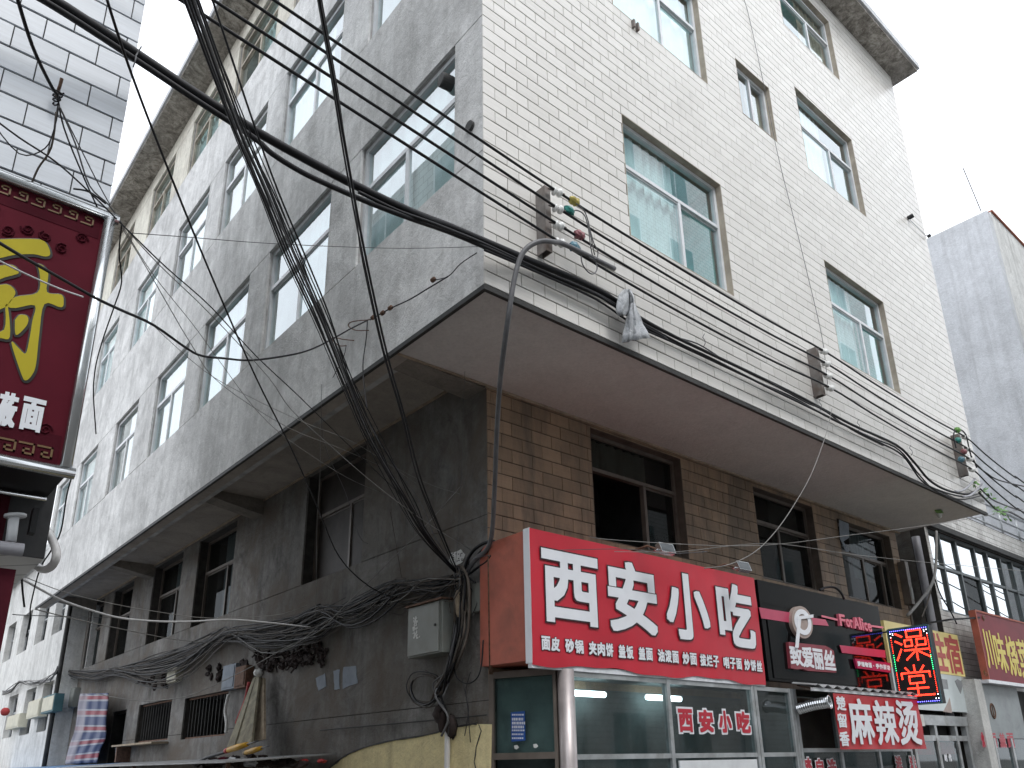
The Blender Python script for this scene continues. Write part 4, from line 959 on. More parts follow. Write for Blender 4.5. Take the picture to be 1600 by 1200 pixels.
for x in (5.2, 6.2, 7.5): obj('strut', MB().bar((x, 0.46, 2.345), (x, 0.70, 2.41), 0.015), 'rust', AWN)
S7 = thing('red_banner', (6.6, 0.44, 1.7), 'red cloth banner with three large white characters, hung under the awning', 'banner')
BY = 0.44
b0 = ony(1302, 1083, BY); b1 = ony(1433, 1092, BY); b2 = ony(1308, 1171, BY); mb = MB(); vs = []; n = 30; k = 8
for j in range(k+1):
    for i in range(n+1): vs.append((b0.x-0.015+(b1.x-b0.x+0.015)*i/n, BY-0.006*sin(i*0.9)*(j/k)-0.004*sin(j*1.3+i*0.3), b0.z+0.0+(b2.z-b0.z)*j/k))
mb.add(vs, [(j*(n+1)+i, (j+1)*(n+1)+i, (j+1)*(n+1)+i+1, j*(n+1)+i+1) for j in range(k) for i in range(n)]); obj('cloth', mb, 'banner_red', S7, True)
for ch, l, r, t_, b_ in (('麻', 1325, 1362, 1092, 1163), ('辣', 1365, 1399, 1095, 1164), ('烫', 1401, 1434, 1095, 1164), ('楚', 1305, 1319, 1088, 1110), ('留', 1307, 1321, 1115, 1137), ('香', 1310, 1325, 1143, 1166)):
    my = (t_+b_)/2; mx = (l+r)/2; bb = 0.013 if r-l > 25 else 0.0055
    letter('character', ch, PY(BY-0.012), ony(l, my, BY).x, ony(r, my, BY).x, ony(mx, b_, BY).z, ony(mx, t_, BY).z, 'letter_white', S7, bb, 0.004)
DU = thing('exhaust_duct', (5.6, 0.6, 2.2), 'shiny flexible exhaust duct end beside the red banner', 'duct')
d0 = ony(1247, 1108, 0.70); d1 = ony(1296, 1097, 0.34)
pts = smooth_path([d0, d0.lerp(d1, 0.5)+Vector((0, 0, 0.01)), d1], 16); obj('hose', MB().tube(pts, [0.062+0.004*(i % 2) for i in range(len(pts))], 14, False), 'duct_silver', DU)
ax = (pts[-1]-pts[-2]).normalized(); obj('rim', MB().tube([pts[-1]+0.07*(cos(a*pi/9)*ax.orthogonal().normalized()+sin(a*pi/9)*ax.cross(ax.orthogonal().normalized())) for a in range(19)], 0.008, 6, False), 'chrome', DU, True)
# ---- doorway under the yellow board, grey panel shop -------------------
S8 = thing('hotel_doorway', (9.7, 1.15, 0.1), 'weathered metal doorway under the yellow board', 'doorway')
obj('lintel', MB().box(8.2, 11.0, 1.12, 1.2, 2.05, 2.20), 'grey_alu', S8); obj('upper_bar', MB().box(8.2, 11.0, 1.13, 1.2, 1.82, 1.90), 'grey_alu', S8)
for x in (8.25, 8.95, 9.75, 10.5, 10.92): obj('post', MB().box(x-0.04, x+0.04, 1.125, 1.205, 0.1, 2.05), 'grey_alu', S8)
for a, b in ((8.29, 8.91), (8.99, 9.71), (9.79, 10.46)): obj('pane', MB().box(a, b, 1.15, 1.156, 0.2, 1.82), 'shop_glass', S8)
obj('red_pelmet', MB().box(8.29, 10.46, 1.20, 1.21, 1.62, 1.80), 'red_cloth', S8); obj('paper_notice', MB().box(8.95, 9.35, 1.105, 1.112, 2.03, 2.20), 'paper_white', S8)
for i, ch in enumerate('时代'):
    u0 = ony(1475+i*6.5, 1182, 1.14).x; letter('door_character', ch, PY(1.14), u0, u0+0.105, ony(1478, 1190, 1.14).z, ony(1478, 1178, 1.14).z, 'letter_white', S8, 0.008, 0.003)
obj('backing', MB().box(8.0, 11.2, 1.40, 1.436, 0.0, 2.25), 'room_dark', S8)
S9 = thing('noodle_shop_front', (12.6, 0.95, 0.1), 'grey panelled shop front below the dark red sign', 'shop front')
obj('column', MB().box(11.02, 11.32, 0.90, 1.19, 0.0, 2.80), 'white_plaster', S9)
obj('panel', MB().box(11.33, 12.95, 0.93, 0.97, 1.86, 2.73), 'panel_grey', S9)
for x in (11.40, 12.15, 12.98): obj('post', MB().box(x-0.035, x+0.035, 0.91, 0.98, 0.1, 1.86), 'grey_alu', S9)
for a, b in ((11.435, 12.115), (12.185, 12.945)): obj('pane', MB().box(a, b, 0.945, 0.951, 0.2, 1.85), 'shop_glass', S9)
obj('backing', MB().box(11.33, 14.6, 1.17, 1.19, 0.0, 2.73), 'room_dark', S9)
obj('vent_ring', MB().tube([Vector((11.62+0.09*cos(a*pi/8), 0.925, 2.30+0.12*sin(a*pi/8))) for a in range(17)], 0.012, 6, False).bar((11.62, 0.925, 2.18), (11.62, 0.925, 2.42), 0.015), 'rust', S9)
for ch, l, r in (('炒', 1534, 1545), ('面', 1547, 1558), ('盖', 1562, 1572), ('面', 1574, 1585)):
    u0 = ony(l, 1158, 0.93).x; u1 = ony(r, 1158, 0.93).x; z1 = ony((l+r)/2, 1144, 0.93).z; z0 = ony((l+r)/2, 1168, 0.93).z
    c_ = letter('window_character', ch, PY(0.935), u0+0.014, u1-0.014, z0+0.014, z1-0.014, 'letter_red', S9, 0.007, 0.006); letter('outline', ch, PY(0.935), u0, u1, z0, z1, 'pink_letter', c_, 0.02, 0.002)

# ---- dark red sign on the left house ----------------------------------
LY = -0.55
S10 = thing('maroon_box_sign', (-3.6, -0.3, 2.86), 'dark red framed box sign with a huge yellow brush character on the left house', 'sign')
lx1 = -2.875; lz0, lz1 = 2.90, 4.25
obj('sign_face', MB().box(-4.9, lx1, LY, LY+0.02, lz0, lz1), 'sign_maroon', S10)
obj('box_side', MB().box(lx1-0.05, lx1+0.03, LY+0.022, -0.03, lz0, lz1), 'matt_black', S10)
obj('underside', MB().box(-4.9, lx1-0.051, LY+0.03, -0.03, lz0-0.01, lz0+0.02), 'matt_black', S10)
obj('frame_tube', MB().tube([(lx1+0.005, LY-0.012, lz0), (lx1+0.005, LY-0.012, lz1)], 0.026, 10), 'chrome', S10, True)
obj('frame_tube', MB().tube([(-4.9, LY-0.012, lz1+0.012), (lx1+0.045, LY-0.012, lz1+0.012)], 0.026, 10), 'chrome', S10, True)
obj('frame_tube', MB().tube([(-4.9, LY-0.012, lz0-0.02), (lx1+0.045, LY-0.012, lz0-0.02)], 0.026, 10), 'chrome', S10, True)
obj('frame_tube', MB().tube([(-4.9, -0.12, lz0-0.03), (lx1+0.02, -0.12, lz0-0.03)], 0.012, 8), 'chrome', S10, True)
obj('dark_border', MB().box(-4.9, lx1-0.03, LY-0.002, LY-0.0005, lz1-0.13, lz1-0.02), 'maroon_dark', S10); obj('dark_border', MB().box(-4.9, lx1-0.03, LY-0.002, LY-0.0005, lz0+0.01, lz0+0.15), 'maroon_dark', S10)
K = MB()
def key(u, z, s, up):
    L_ = [(0, 0), (0.9, 0), (0.9, 0.75), (0.3, 0.75), (0.3, 0.42), (0.6, 0.42)]
    for a, b in zip(L_, L_[1:]):
        x0, x1 = sorted((a[0], b[0])); y0, y1 = sorted((a[1], b[1])); t_ = 0.07
        if not up: y0, y1 = 0.75-y1, 0.75-y0
        K.box(u+(x0-t_)*s, u+(x1+t_)*s, LY-0.006, LY-0.003-rnd.random()*0.0015, z+(y0-t_)*s, z+(y1+t_)*s)
i = 0; u = lx1-0.04-0.075
while u > -4.0:
    key(u, lz0+0.035, 0.062, False); key(u, lz1-0.07, 0.055, True); u -= 0.072
obj('key_pattern', K, 'key_gold', S10)['kind'] = 'stuff'
sw = MB()
for k in range(16):
    cx_ = lx1-0.10-k*0.075; cz_ = lz1-0.16-0.10*abs(sin(k*1.9)); pts = [Vector((cx_+0.030*(1-a/16)*cos(a*0.8+k), LY-0.004, cz_+0.030*(1-a/16)*sin(a*0.8+k))) for a in range(14)]
    sw.tube(pts, 0.005, 4); cz2 = lz0+0.165+0.012*sin(k*2.3); sw.tube([p_+Vector((0, 0, cz2-cz_)) for p_ in pts], 0.004, 4)
obj('cloud_pattern', sw, 'maroon_dark', S10)['kind'] = 'stuff'
def brush(pts, name='brush_stroke'):
    q = [ony(x, y, LY) for x, y in pts]; q = [Vector((p_.x, LY-0.006, p_.z)) for p_ in smooth_path(q+[q[0]], 4)[:-1]]
    o_ = obj(name, MB().prism(q, (0, 0.002, 0)), 'brush_yellow', S10)
    c_ = sum(q, Vector())/len(q); mb = MB(); n = len(q)
    out = []
    for i in range(n):
        t_ = (q[(i+1) % n]-q[i-1]); nn = Vector((t_.z, 0, -t_.x)); nn = nn.normalized() if nn.length > 1e-9 else nn
        out.append((q[i], nn))
    ar = sum(q[i].x*q[(i+1) % n].z-q[(i+1) % n].x*q[i].z for i in range(n)); sg = 1 if ar > 0 else -1
    ed = [p_+nn*0.009*sg+Vector((0.002, 0.0025, -0.004)) for p_, nn in out]
    mb.add([p_+Vector((0, 0.0012, 0)) for p_ in q]+ed, [(i, (i+1) % n, (i+1) % n+n, i+n) for i in range(n)]); obj('outline', mb, 'letter_black', o_)
brush([(-34, 378), (0, 375), (40, 374), (64, 375.6), (74, 384), (78, 398), (70, 401.6), (52, 398), (24, 399), (0, 404), (-34, 410)])
brush([(-30, 420), (0, 416), (14, 414.4), (24, 418), (29, 427), (22, 430.4), (8, 434), (0, 437), (-30, 446)])
brush([(-26, 450), (0, 446), (12, 445.6), (21, 452), (23, 461), (12, 477), (0, 484), (-26, 492)])
brush([(57, 412), (68, 417), (75, 430), (73, 457), (95, 461), (99, 471), (95, 481), (69, 476), (61, 522), (56, 569), (50, 586), (40, 595), (33, 585), (17.5, 536), (29, 545), (39.7, 553), (45.5, 531), (50, 503), (54, 478), (24, 482), (12, 479), (23, 465), (58, 458), (62, 432)])
brush([(23, 501), (30, 493), (41, 494), (44, 502), (38.5, 513), (24.5, 524)])
brush([(8, 478), (12, 480), (15, 527), (0, 529), (-20, 531), (-20, 519), (6, 516)])
for ch, l, r, t_, b_ in (('面', 31, 68, 622, 675), ('莜', -6, 26, 613, 668)):
    my = (t_+b_)/2; mx = (l+r)/2
    letter('small_character', ch, PY(LY), ony(l, my+3, LY).x, ony(r, my+3, LY).x, ony(mx, b_, LY).z, ony(mx, t_, LY).z, 'letter_white', S10, 0.0055, 0.008)
S11 = thing('maroon_storefront', (-4.0, -0.2, 0), 'dark red shop front of the left house under the box sign', 'shop front')
obj('panel', MB().box(-5.4, -2.955, -0.34, -0.04, 0, 2.46), 'shop_maroon', S11); obj('seam', MB().box(-3.40, -3.37, -0.348, -0.342, 0, 2.44), 'maroon_dark', S11)
obj('head_pipe', MB().tube([(-5.4, -0.39, 2.49), (-2.95, -0.39, 2.54)], 0.030, 10), 'grey_pipe', S11, True)
obj('back_wall', MB().box(-5.4, -2.995, -0.038, -0.022, 0.0, 2.9), 'shop_maroon', S11)
LP = cable('drain_hose', [onx(63, 812, -2.78), onx(66, 818, -2.78), onx(79, 838, -2.78), onx(88, 862, -2.78), onx(83, 882, -2.78), onx(68, 890, -2.78), onx(52, 880, -2.78), onx(44, 862, -2.78), onx(42, 855, -2.78)], 0.020, 'pvc', None, 10); tag(LP, 'thick pale grey drain hose looping beneath the left box sign', 'hose')
AB = thing('pipe_bracket', (-3.0, -0.3, 2.5), 'pale metal bracket and stub under the left box sign', 'bracket')
obj('stub', MB().tube([ony(22, 806, -0.36), ony(17, 846, -0.36)], 0.022, 8), 'white_alu', AB, True); obj('flange', MB().tube([ony(24, 804, -0.36), ony(24, 808, -0.36)], 0.045, 10), 'white_alu', AB, True)
obj('plate', MB().obox(ony(52, 815, -0.3), Vector((0.012, 0, 0)), Vector((0, 0.03, 0)), Vector((0, 0, 0.06))), 'matt_black', AB)

# ================================================================== CABLES AND FITTINGS
# ---- insulator racks on the street face --------------------------------
PW = -0.19                                            # the four power lines run along the street just off the wall
def rack(tops, label):
    """tops: pixel of each of the four insulators"""
    ps = [ony(x, y, PW) for x, y in tops]; c_ = sum(ps, Vector())/4
    R_ = thing('insulator_rack', (c_.x, -0.01, ps[3].z-0.1), label, 'insulator rack', 'insulator racks on the tiled wall')
    x = c_.x-0.055
    obj('channel', MB().box(x-0.035, x+0.035, -0.135, -0.125, ps[3].z-0.10, ps[0].z+0.05).box(x-0.035, x-0.027, -0.125, -0.011, ps[3].z-0.10, ps[0].z+0.05).box(x+0.027, x+0.035, -0.125, -0.011, ps[3].z-0.10, ps[0].z+0.05), 'rack_steel', R_)
    for p_ in ps:
        ins = obj('insulator', MB().lathe((x+0.035, PW+0.02, p_.z), (1, -0.25, 0), [(0.012, 0), (0.034, 0.002), (0.040, 0.016), (0.034, 0.030), (0.022, 0.036), (0.022, 0.048), (0.036, 0.054), (0.042, 0.070), (0.036, 0.088), (0.016, 0.096)], 14), 'porcelain', R_, True)
        obj('pin', MB().tube([(x-0.02, PW+0.025, p_.z), (x+0.155, PW-0.012, p_.z)], 0.008, 6), 'rack_steel', ins, True)
    return ps
R1 = [(869, 298), (870, 324), (871, 350), (871, 376)]; R2 = [(1287, 548), (1290, 567), (1293, 586), (1296, 605)]; R3 = [(1509, 683), (1511, 700), (1514, 716), (1519, 733)]
r1 = rack(R1, 'steel rack with four white insulators near the building corner'); r2 = rack(R2, 'steel rack with four white insulators between the two lower right windows'); r3 = rack(R3, 'steel rack with four insulators at the far right end of the tiled wall')
PL = ['topmost', 'second', 'third', 'lowest']; lefts = [(433, 0), (400, 5), (400, 40), (400, 72)]; rights = [(1610, 762), (1610, 775), (1610, 792), (1612, 812)]
for i in range(4):
    a = ony(*lefts[i], PW); s_ = (r1[i]-a)/(r1[i].x-a.x); far_l = r1[i]+s_*(-6.2-r1[i].x)
    e_ = ony(*rights[i], PW); b_ = e_+(e_-r3[i])*5.0
    def sag(p_, q_, d_): return [p_.lerp(q_, t_)+Vector((0, 0, -4*d_*t_*(1-t_))) for t_ in (0, 0.25, 0.5, 0.75)]
    pts = sag(far_l, r1[i], 0.02)+sag(r1[i], r2[i], 0.05+0.008*i)+sag(r2[i], r3[i], 0.04)+sag(r3[i], e_, 0.05)+[e_, e_.lerp(b_, 0.5), b_]
    pw = cable('power_line', pts, 0.0125, 'cable_black', None, 6, 4)
    tag(pw, PL[i]+' of the four parallel black power lines held by the white insulators', 'power line', 'parallel power lines')
# taped joints on the lines
for (px_, py_, m_, nm) in ((897, 313, 'tape_yellow', 'yellow'), (889, 328, 'tape_green', 'green'), (905, 366, 'tape_red', 'red'), (898, 385, 'tape_blue', 'blue')):
    p_ = ony(px_, py_, PW-0.005); d_ = Vector((1, 0, -0.02)); mb = MB(); n = 10
    prof = [(0.014, -0.06), (0.030, -0.045), (0.043, -0.015), (0.036, 0.01), (0.041, 0.03), (0.024, 0.05), (0.014, 0.06)]
    mb.lathe(p_-Vector((0, 0, 0.008)), d_, [(r*rnd.uniform(0.85, 1.15), h) for r, h in prof], n)
    for k in range(len(mb.v)): mb.v[k] = tuple(c_+rnd.uniform(-0.006, 0.006) for c_ in mb.v[k])
    tag(obj('taped_joint', mb, m_), 'lump of %s tape on a power line beside the nearest insulator rack' % nm, 'cable joint', 'taped joints on the power lines')
fwr = cable('facade_wire', [ony(x, y, -0.02) for x, y in ((1160, -10), (1172, 33), (1195, 140), (1215, 240), (1240, 340), (1262, 430), (1285, 530), (1294, 610))], 0.0035, 'cable_grey', None, 5); tag(fwr, 'hair-thin grey wire running down the white tiled face to the middle insulator rack', 'wire')
wc = thing('window_clip', ony(990, 42, 0.0), 'tiny steel clip fixed under the top left window of the tiled face', 'clip')
for dx in (-0.035, 0.035): obj('prong', MB().box(ony(990, 42, 0).x+dx-0.014, ony(990, 42, 0).x+dx+0.014, -0.05, -0.009, ony(990, 42, 0).z-0.06, ony(990, 42, 0).z+0.05), 'rack_steel', wc)
LEADS = thing('lead_wires', ony(920, 380, PW), 'loose dark lead wires looping down beside the nearest insulator rack', 'wires')
for pts in ([(900, 318), (912, 328), (919, 345), (922, 362), (925, 378), (929, 398)], [(892, 330), (903, 329), (913, 336), (918, 350), (921, 368), (923, 385), (926, 400)], [(920, 352), (924, 366), (928, 380), (934, 392), (933, 402), (928, 404)], [(908, 400), (910, 412), (918, 424), (927, 428), (933, 420), (930, 408), (920, 402)]):
    cable('wire', [ony(x, y, PW-0.02-0.01*rnd.random()) for x, y in pts], 0.006, 'cable_grey', LEADS, 5)
LEAD3 = thing('lead_wires', ony(1505, 690, PW), 'tangled lead wires with green tape around the far right insulator rack', 'wires')
for pts in ([(1492, 672), (1490, 682), (1494, 700)], [(1495, 670), (1504, 673), (1510, 682), (1514, 700), (1518, 715)], [(1517, 712), (1523, 722), (1526, 731)], [(1524, 726), (1540, 738), (1560, 750), (1600, 760), (1620, 764)]):
    cable('wire', [ony(x, y, PW-0.02) for x, y in pts], 0.011, 'cable_black', LEAD3, 5)
for x, y, m_ in ((1497, 688, 'tape_green'), (1506, 706, 'tape_red'), (1502, 718, 'tape_blue'), (1496, 672, 'leaf_green')):
    obj('tape', MB().lathe(ony(x, y, PW-0.01), (1, 0, 0), [(0.02, -0.05), (0.045, -0.03), (0.05, 0.01), (0.03, 0.05)], 8), m_, LEAD3)
# ---- thick bundle along the street ---------------------------------------
TY = -0.085
TB = thing('main_cable_bundle', ony(757, 378, TY), 'thick black cable bundle sagging across the alley and along the tiled wall', 'cables')
main = [(-60, -75), (70, -8), (213, 84), (300, 142), (400, 205), (480, 250), (560, 292), (640, 330), (700, 353), (757, 377), (830, 408), (900, 437), (950, 462), (1000, 497), (1050, 524), (1100, 548), (1180, 586), (1250, 620), (1330, 663), (1400, 695), (1428, 722), (1452, 750), (1480, 766), (1512, 772), (1530, 764)]
def tdepth(x): return (-0.30 if x < 100 else -0.22) if x < 700 else (TY if x > 800 else -0.14)
def tpts(ps, dy=0.0, jit=0.0): return [ony(x, y+jit*rnd.uniform(-1, 1), tdepth(x)-dy) for x, y in ps]
def thick(ps, r0, r1_, x0):
    P_ = smooth_path(tpts(ps), 4); rr = []
    for p_ in P_:
        px_ = pix(p_)[0]; t_ = min(1, max(0, (px_-x0)/160)); rr.append(r0*(1-t_)+r1_*t_)
    return obj('cable', MB().tube(P_, rr, 8), 'cable_black', TB, True)
thick(main, 0.030, 0.017, 900)
cable('cable', tpts([(-60, -66), (70, 2), (213, 94), (300, 152), (395, 214), (425, 240), (470, 268), (520, 292), (580, 318), (640, 341), (700, 362), (757, 386), (830, 418), (900, 446), (950, 470), (1000, 506), (1040, 528)], 0.02), 0.019, 'cable_black', TB)
cable('cable', tpts([(560, 300), (620, 328), (680, 350), (757, 382), (840, 420), (930, 460), (985, 494), (1060, 536), (1110, 560), (1200, 606), (1290, 648), (1370, 690), (1410, 712), (1440, 750), (1470, 768), (1505, 776), (1528, 772)], 0.03, 1), 0.013, 'cable_black', TB)
cable('cable', tpts([(757, 390), (840, 425), (930, 466), (990, 507), (1050, 535), (1100, 558), (1180, 596), (1240, 622), (1300, 655), (1360, 682), (1405, 704), (1436, 742), (1462, 766), (1500, 780), (1532, 775)], 0.02, 1), 0.011, 'cable_black', TB)
cable('cable', tpts([(850, 412), (930, 452), (970, 474), (1040, 520), (1090, 538), (1130, 562)], 0.0, 1), 0.008, 'cable_grey', TB)
cable('cable', tpts([(1200, 595), (1260, 630), (1285, 640), (1330, 671), (1380, 696)], 0.02, 1), 0.009, 'cable_black', TB)
for x, y in ((1098, 536), (1280, 636), (1340, 668), (1422, 707), (210, 95)):
    p_ = ony(x, y, tdepth(x)-0.03); obj('cable_tie', MB().tube([p_+Vector((0.0, 0, -0.05)), p_+Vector((0, -0.03, -0.02)), p_+Vector((0.0, -0.03, 0.02)), p_+Vector((0.01, 0, 0.07)), p_+Vector((0.02, -0.02, 0.11))], 0.004, 4), 'cable_grey', TB)
for q, (x, y) in enumerate(((1505, 762), (1516, 770))): obj('pale_sleeve', MB().tube(smooth_path(tpts([(x-12, y+6), (x, y+4), (x+12, y-6), (x+18, y-14)], 0.045), 4), 0.017, 8), 'grey_pipe', TB, True)
cable('cable', [ony(1530, 770, -0.11), ony(1545, 785, 0.0), ony(1560, 798, 0.2), ony(1578, 800, 0.4), ony(1600, 812, 0.6)], 0.018, 'cable_black', TB); cable('cable', [ony(1532, 764, -0.12), ony(1550, 780, 0.0), ony(1572, 790, 0.2), ony(1600, 800, 0.5)], 0.014, 'cable_black', TB)
def leaves(name, label, pts, yv, sz, n):
    mb = MB()
    for k in range(n):
        x, y = rnd.choice(pts); p_ = ony(x+rnd.uniform(-6, 6), y+rnd.uniform(-5, 5), yv+rnd.uniform(-0.03, 0.03))
        a = Vector((rnd.uniform(-1, 1), rnd.uniform(-1, 1), rnd.uniform(-1, 1))).normalized(); b_ = a.orthogonal().normalized()
        mb.add([p_, p_+a*sz*0.5+b_*sz*0.3, p_+a*sz, p_+a*sz*0.5-b_*sz*0.3], [(0, 1, 2, 3)])
    return tag(obj(name, mb, 'leaf_green'), label, 'plant')
lv = leaves('creeper_leaves', 'bright green leaf tuft where the cable bundle leaves the tiled wall', [(1518, 752), (1540, 770), (1548, 775), (1556, 795), (1568, 800), (1570, 808)], -0.06, 0.09, 44); lv['kind'] = 'stuff'
lb_ = thing('soffit_lamp', onz(1467, 802, ZS-0.02), 'small pale lamp with a green tag under the soffit at its far right corner', 'lamp')
q_ = onz(1467, 801, ZS-0.006); obj('socket', MB().lathe(q_, (0, 0, -1), [(0.05, 0), (0.05, 0.02), (0.03, 0.04), (0.035, 0.07), (0.02, 0.09)], 10), 'porcelain', lb_, True)
obj('green_tag', MB().obox(q_+Vector((-0.12, -0.05, -0.02)), Vector((0.09, 0.02, 0)), Vector((0, 0.05, 0.01)), Vector((0, 0, 0.006))), 'leaf_green', lb_)
# ---- grey rag knotted round the bundle ------------------------------------
RG = thing('grey_rag', ony(985, 500, -0.16), 'crumpled pale grey plastic rag wrapped around the cable bundle', 'rag')
def sheet(outline_l, outline_r, k, yv, dep, name, seed):
    rr = random.Random(seed); mb = MB(); n = len(outline_l); vs = []
    for j in range(n):
        for i in range(k+1):
            t_ = i/k; x = outline_l[j][0]*(1-t_)+outline_r[j][0]*t_; y = outline_l[j][1]*(1-t_)+outline_r[j][1]*t_
            vs.append(ony(x+rr.uniform(-0.8, 0.8), y+rr.uniform(-0.8, 0.8), yv-dep*sin(pi*t_)-0.022*sin(i*2.1+j*0.7)-rr.uniform(0, 0.018)))
    mb.add(vs, [(j*(k+1)+i, (j+1)*(k+1)+i, (j+1)*(k+1)+i+1, j*(k+1)+i+1) for j in range(n-1) for i in range(k)])
    o_ = obj(name, mb, 'rag_grey', RG, True); md = o_.modifiers.new('s', 'SOLIDIFY'); md.thickness = 0.008; return o_
sheet([(975, 451), (966, 462), (964, 474), (963, 486), (967, 494), (971, 493)], [(984, 451), (989, 462), (988, 474), (984, 484), (979, 492), (972, 494)], 6, -0.14, 0.05, 'upper_fold', 3)
sheet([(985, 472), (980, 484), (978, 496), (977, 508), (974, 520), (972, 535)], [(992, 474), (997, 484), (1001, 496), (1005, 508), (1012, 518), (1015, 527)], 9, -0.13, 0.09, 'hanging_fold', 5)
sheet([(980, 453), (984, 462), (986, 470), (985, 478)], [(987, 455), (990, 464), (991, 470), (990, 477)], 4, -0.17, 0.03, 'knot', 9)
# ---- drop cable in front of the corner --------------------------------------
J = Vector((1.09, 1.84, 3.42))
dj = (J-CAM).length; dr = (ony(868, 378, -0.2)-CAM).length
DC = cable('drop_cable', [ony(960, 420, -0.15), ony(920, 400, -0.2), ony(880, 381, -0.24), ony(865, 378, -0.27), ony(845, 377, -0.27), ony(825, 386, -0.24), ony(812, 405, -0.2), ony(803, 440, -0.16), ony(795, 490, -0.10), ony(788, 540, 0.05), ony(781, 600, 0.30), ony(776, 680, 0.62), ony(773, 760, 0.92), ony(769, 830, 1.16), ony(761, 858, 1.30), onx(745, 872, LX-0.12), onx(733, 888, LX-0.10), onx(728, 903, LX-0.10)], 0.023, 'cable_grey', None, 8)
tag(DC, 'thick grey drop cable curving down in front of the building corner', 'cable')
# ---- steep bundles running down to the corner ------------------------------
V1 = thing('steep_cable_bundle', atd(470, 430, 5.4), 'steep fan of black cables from upper left down to the building corner', 'cables')
base = [(300, -12), (370, 195), (415, 300), (457, 400), (500, 497), (540, 597), (580, 690), (635, 785), (670, 840), (714, 895)]
offs = [(-16, -7, -8, -10, -8, -4, -4, 2, 0, 0), (-10, -5, -5, -6, -5, -6, -3, -4, -4, 0), (-5, 0, 0, -2, 0, 0, 0, 0, -2, 0), (-1, 2, 3, 3, 2, 3, 1, 2, 2, 1), (3, 7, 7, 5, 4, 4, 4, 4, 2, 1), (6, 11, 9, 9, 8, 6, 6, -8, -10, -2), (28, 27, 20, 20, 16, 8, 14, 14, 0, -2), (-13, -1, -4, 6, 8, 9, 12, 22, 10, 2), (-8, 5, 12, 14, 13, 12, 10, -4, -6, -3), (1, 16, 15, 12, 6, 13, 20, 8, 4, 1), (-12, -10, -11, -14, -12, -9, -8, -13, -12, -3)]
for i, o_ in enumerate(offs):
    cable('cable', free([(x+d, y) for (x, y), d in zip(base, o_)], 4.3+0.12*i, dj+rnd.uniform(-0.05, 0.05)), [0.0075, 0.0062, 0.0068, 0.006, 0.0065, 0.0052, 0.0065, 0.0045, 0.0052, 0.0045, 0.004][i], 'cable_black' if i % 4 != 3 else 'cable_grey', V1, 6)
for i, pts in enumerate(([(497, -12), (520, 115), (545, 260), (571, 400), (604, 550), (632, 650), (655, 740), (677, 800), (715, 893)], [(500, -12), (527, 140), (540, 230), (556, 330), (566, 405), (597, 545), (626, 645), (650, 740), (672, 800), (712, 893)], [(495, -12), (517, 115), (541, 262), (567, 400), (600, 550), (629, 650), (651, 742), (680, 812), (716, 893)])):
    if i == 0:
        V2 = thing('slim_cable_bundle', atd(571, 400, 5.6), 'slimmer steep black cable strand right of the cable fan, meeting it at the corner', 'cables')
    cable('cable', free(pts, 4.6+0.1*i, dj), [0.0085, 0.005, 0.006][i], 'cable_black', V2, 6)
sl_ = cable('slack_cable', free([(163, -14), (200, 100), (253, 240), (330, 430), (400, 590), (455, 700), (495, 790), (530, 870), (575, 915), (614, 934)], 3.9, 8.3), 0.0062, 'cable_black', None, 6); tag(sl_, 'single black cable crossing from the top left corner to the dark alley wall', 'cable')
# ---- wires fanning out from the left sign corner -----------------------------
def wire(pts, d0, d1, r, mat, label, name='wire', group=None):
    return tag(cable(name, free(pts, d0, d1), r, mat, None, 5, 4), label, 'wire', group)
wd = (ony(190, 350, -0.5)-CAM).length
wire([(204, 364), (300, 371), (400, 379), (520, 385), (640, 388), (755, 385)], 6.0, 6.95, 0.003, 'cable_grey', 'thin straight wire from the left sign corner to the building corner')
wire([(-30, 170), (30, 215), (90, 255), (150, 310), (192, 352, 4.75), (260, 418), (330, 480), (400, 556), (470, 622), (560, 710), (640, 786)], 4.2, 8.6, 0.0042, 'cable_black', 'thin black wire passing the left sign corner towards the dark window')
wire([(190, 350), (250, 415), (330, 492), (420, 590), (455, 640), (520, 700), (590, 760), (660, 812), (740, 862)], wd, 8.0, 0.003, 'cable_pale', 'pale thin wire crossing in front of the dark alley window to the sign')
wire([(192, 358), (230, 420), (300, 540), (345, 600), (450, 668), (530, 700), (595, 728)], wd, 9.0, 0.0028, 'cable_pale', 'pale wire crossing under the soffit edge, highest of the pale wires')
wire([(230, 500), (320, 580), (400, 625), (480, 662), (560, 695), (650, 755)], 7.0, 9.0, 0.0026, 'cable_pale', 'faint pale wire from the plaster face across the soffit to the steep cables')
wire([(-20, 368), (30, 398), (90, 432), (150, 466), (190, 485, 4.35), (240, 508), (290, 543), (315, 556), (350, 560), (390, 563), (440, 557), (480, 548), (515, 532), (545, 515), (575, 500)], 3.9, 8.4, 0.0075, 'cable_black', 'black cable dipping from the left sign to an iron hook on the plaster face', 'swag_cable')
wire([(-20, 398), (40, 428), (95, 452), (130, 464)], 3.9, 4.15, 0.004, 'cable_white', 'short white wire end across the yellow brush character', 'wire')
wire([(190, 352), (186, 395), (190, 440), (178, 480), (164, 520), (152, 560), (147, 590), (146, 620), (150, 678)], wd, 6.0, 0.004, 'cable_black', 'thin black wire dangling from the left sign corner')
wire([(112, 745), (104, 775), (95, 830), (80, 860), (62, 890), (48, 945), (47, 965), (41, 995)], 5.1, 6.0, 0.0045, 'cable_black', 'knotted black wire dangling below the left sign')
wire([(33, 880), (35, 920), (38, 948)], 5.4, 5.6, 0.006, 'cable_black', 'short black cable end below the left sign')
wire([(35, 905), (90, 935), (140, 953), (190, 966), (250, 971), (300, 971), (360, 968), (420, 973), (485, 980)], 6.2, 9.2, 0.0085, 'cable_white', 'white cable slung across the lower alley windows', 'white_cable')
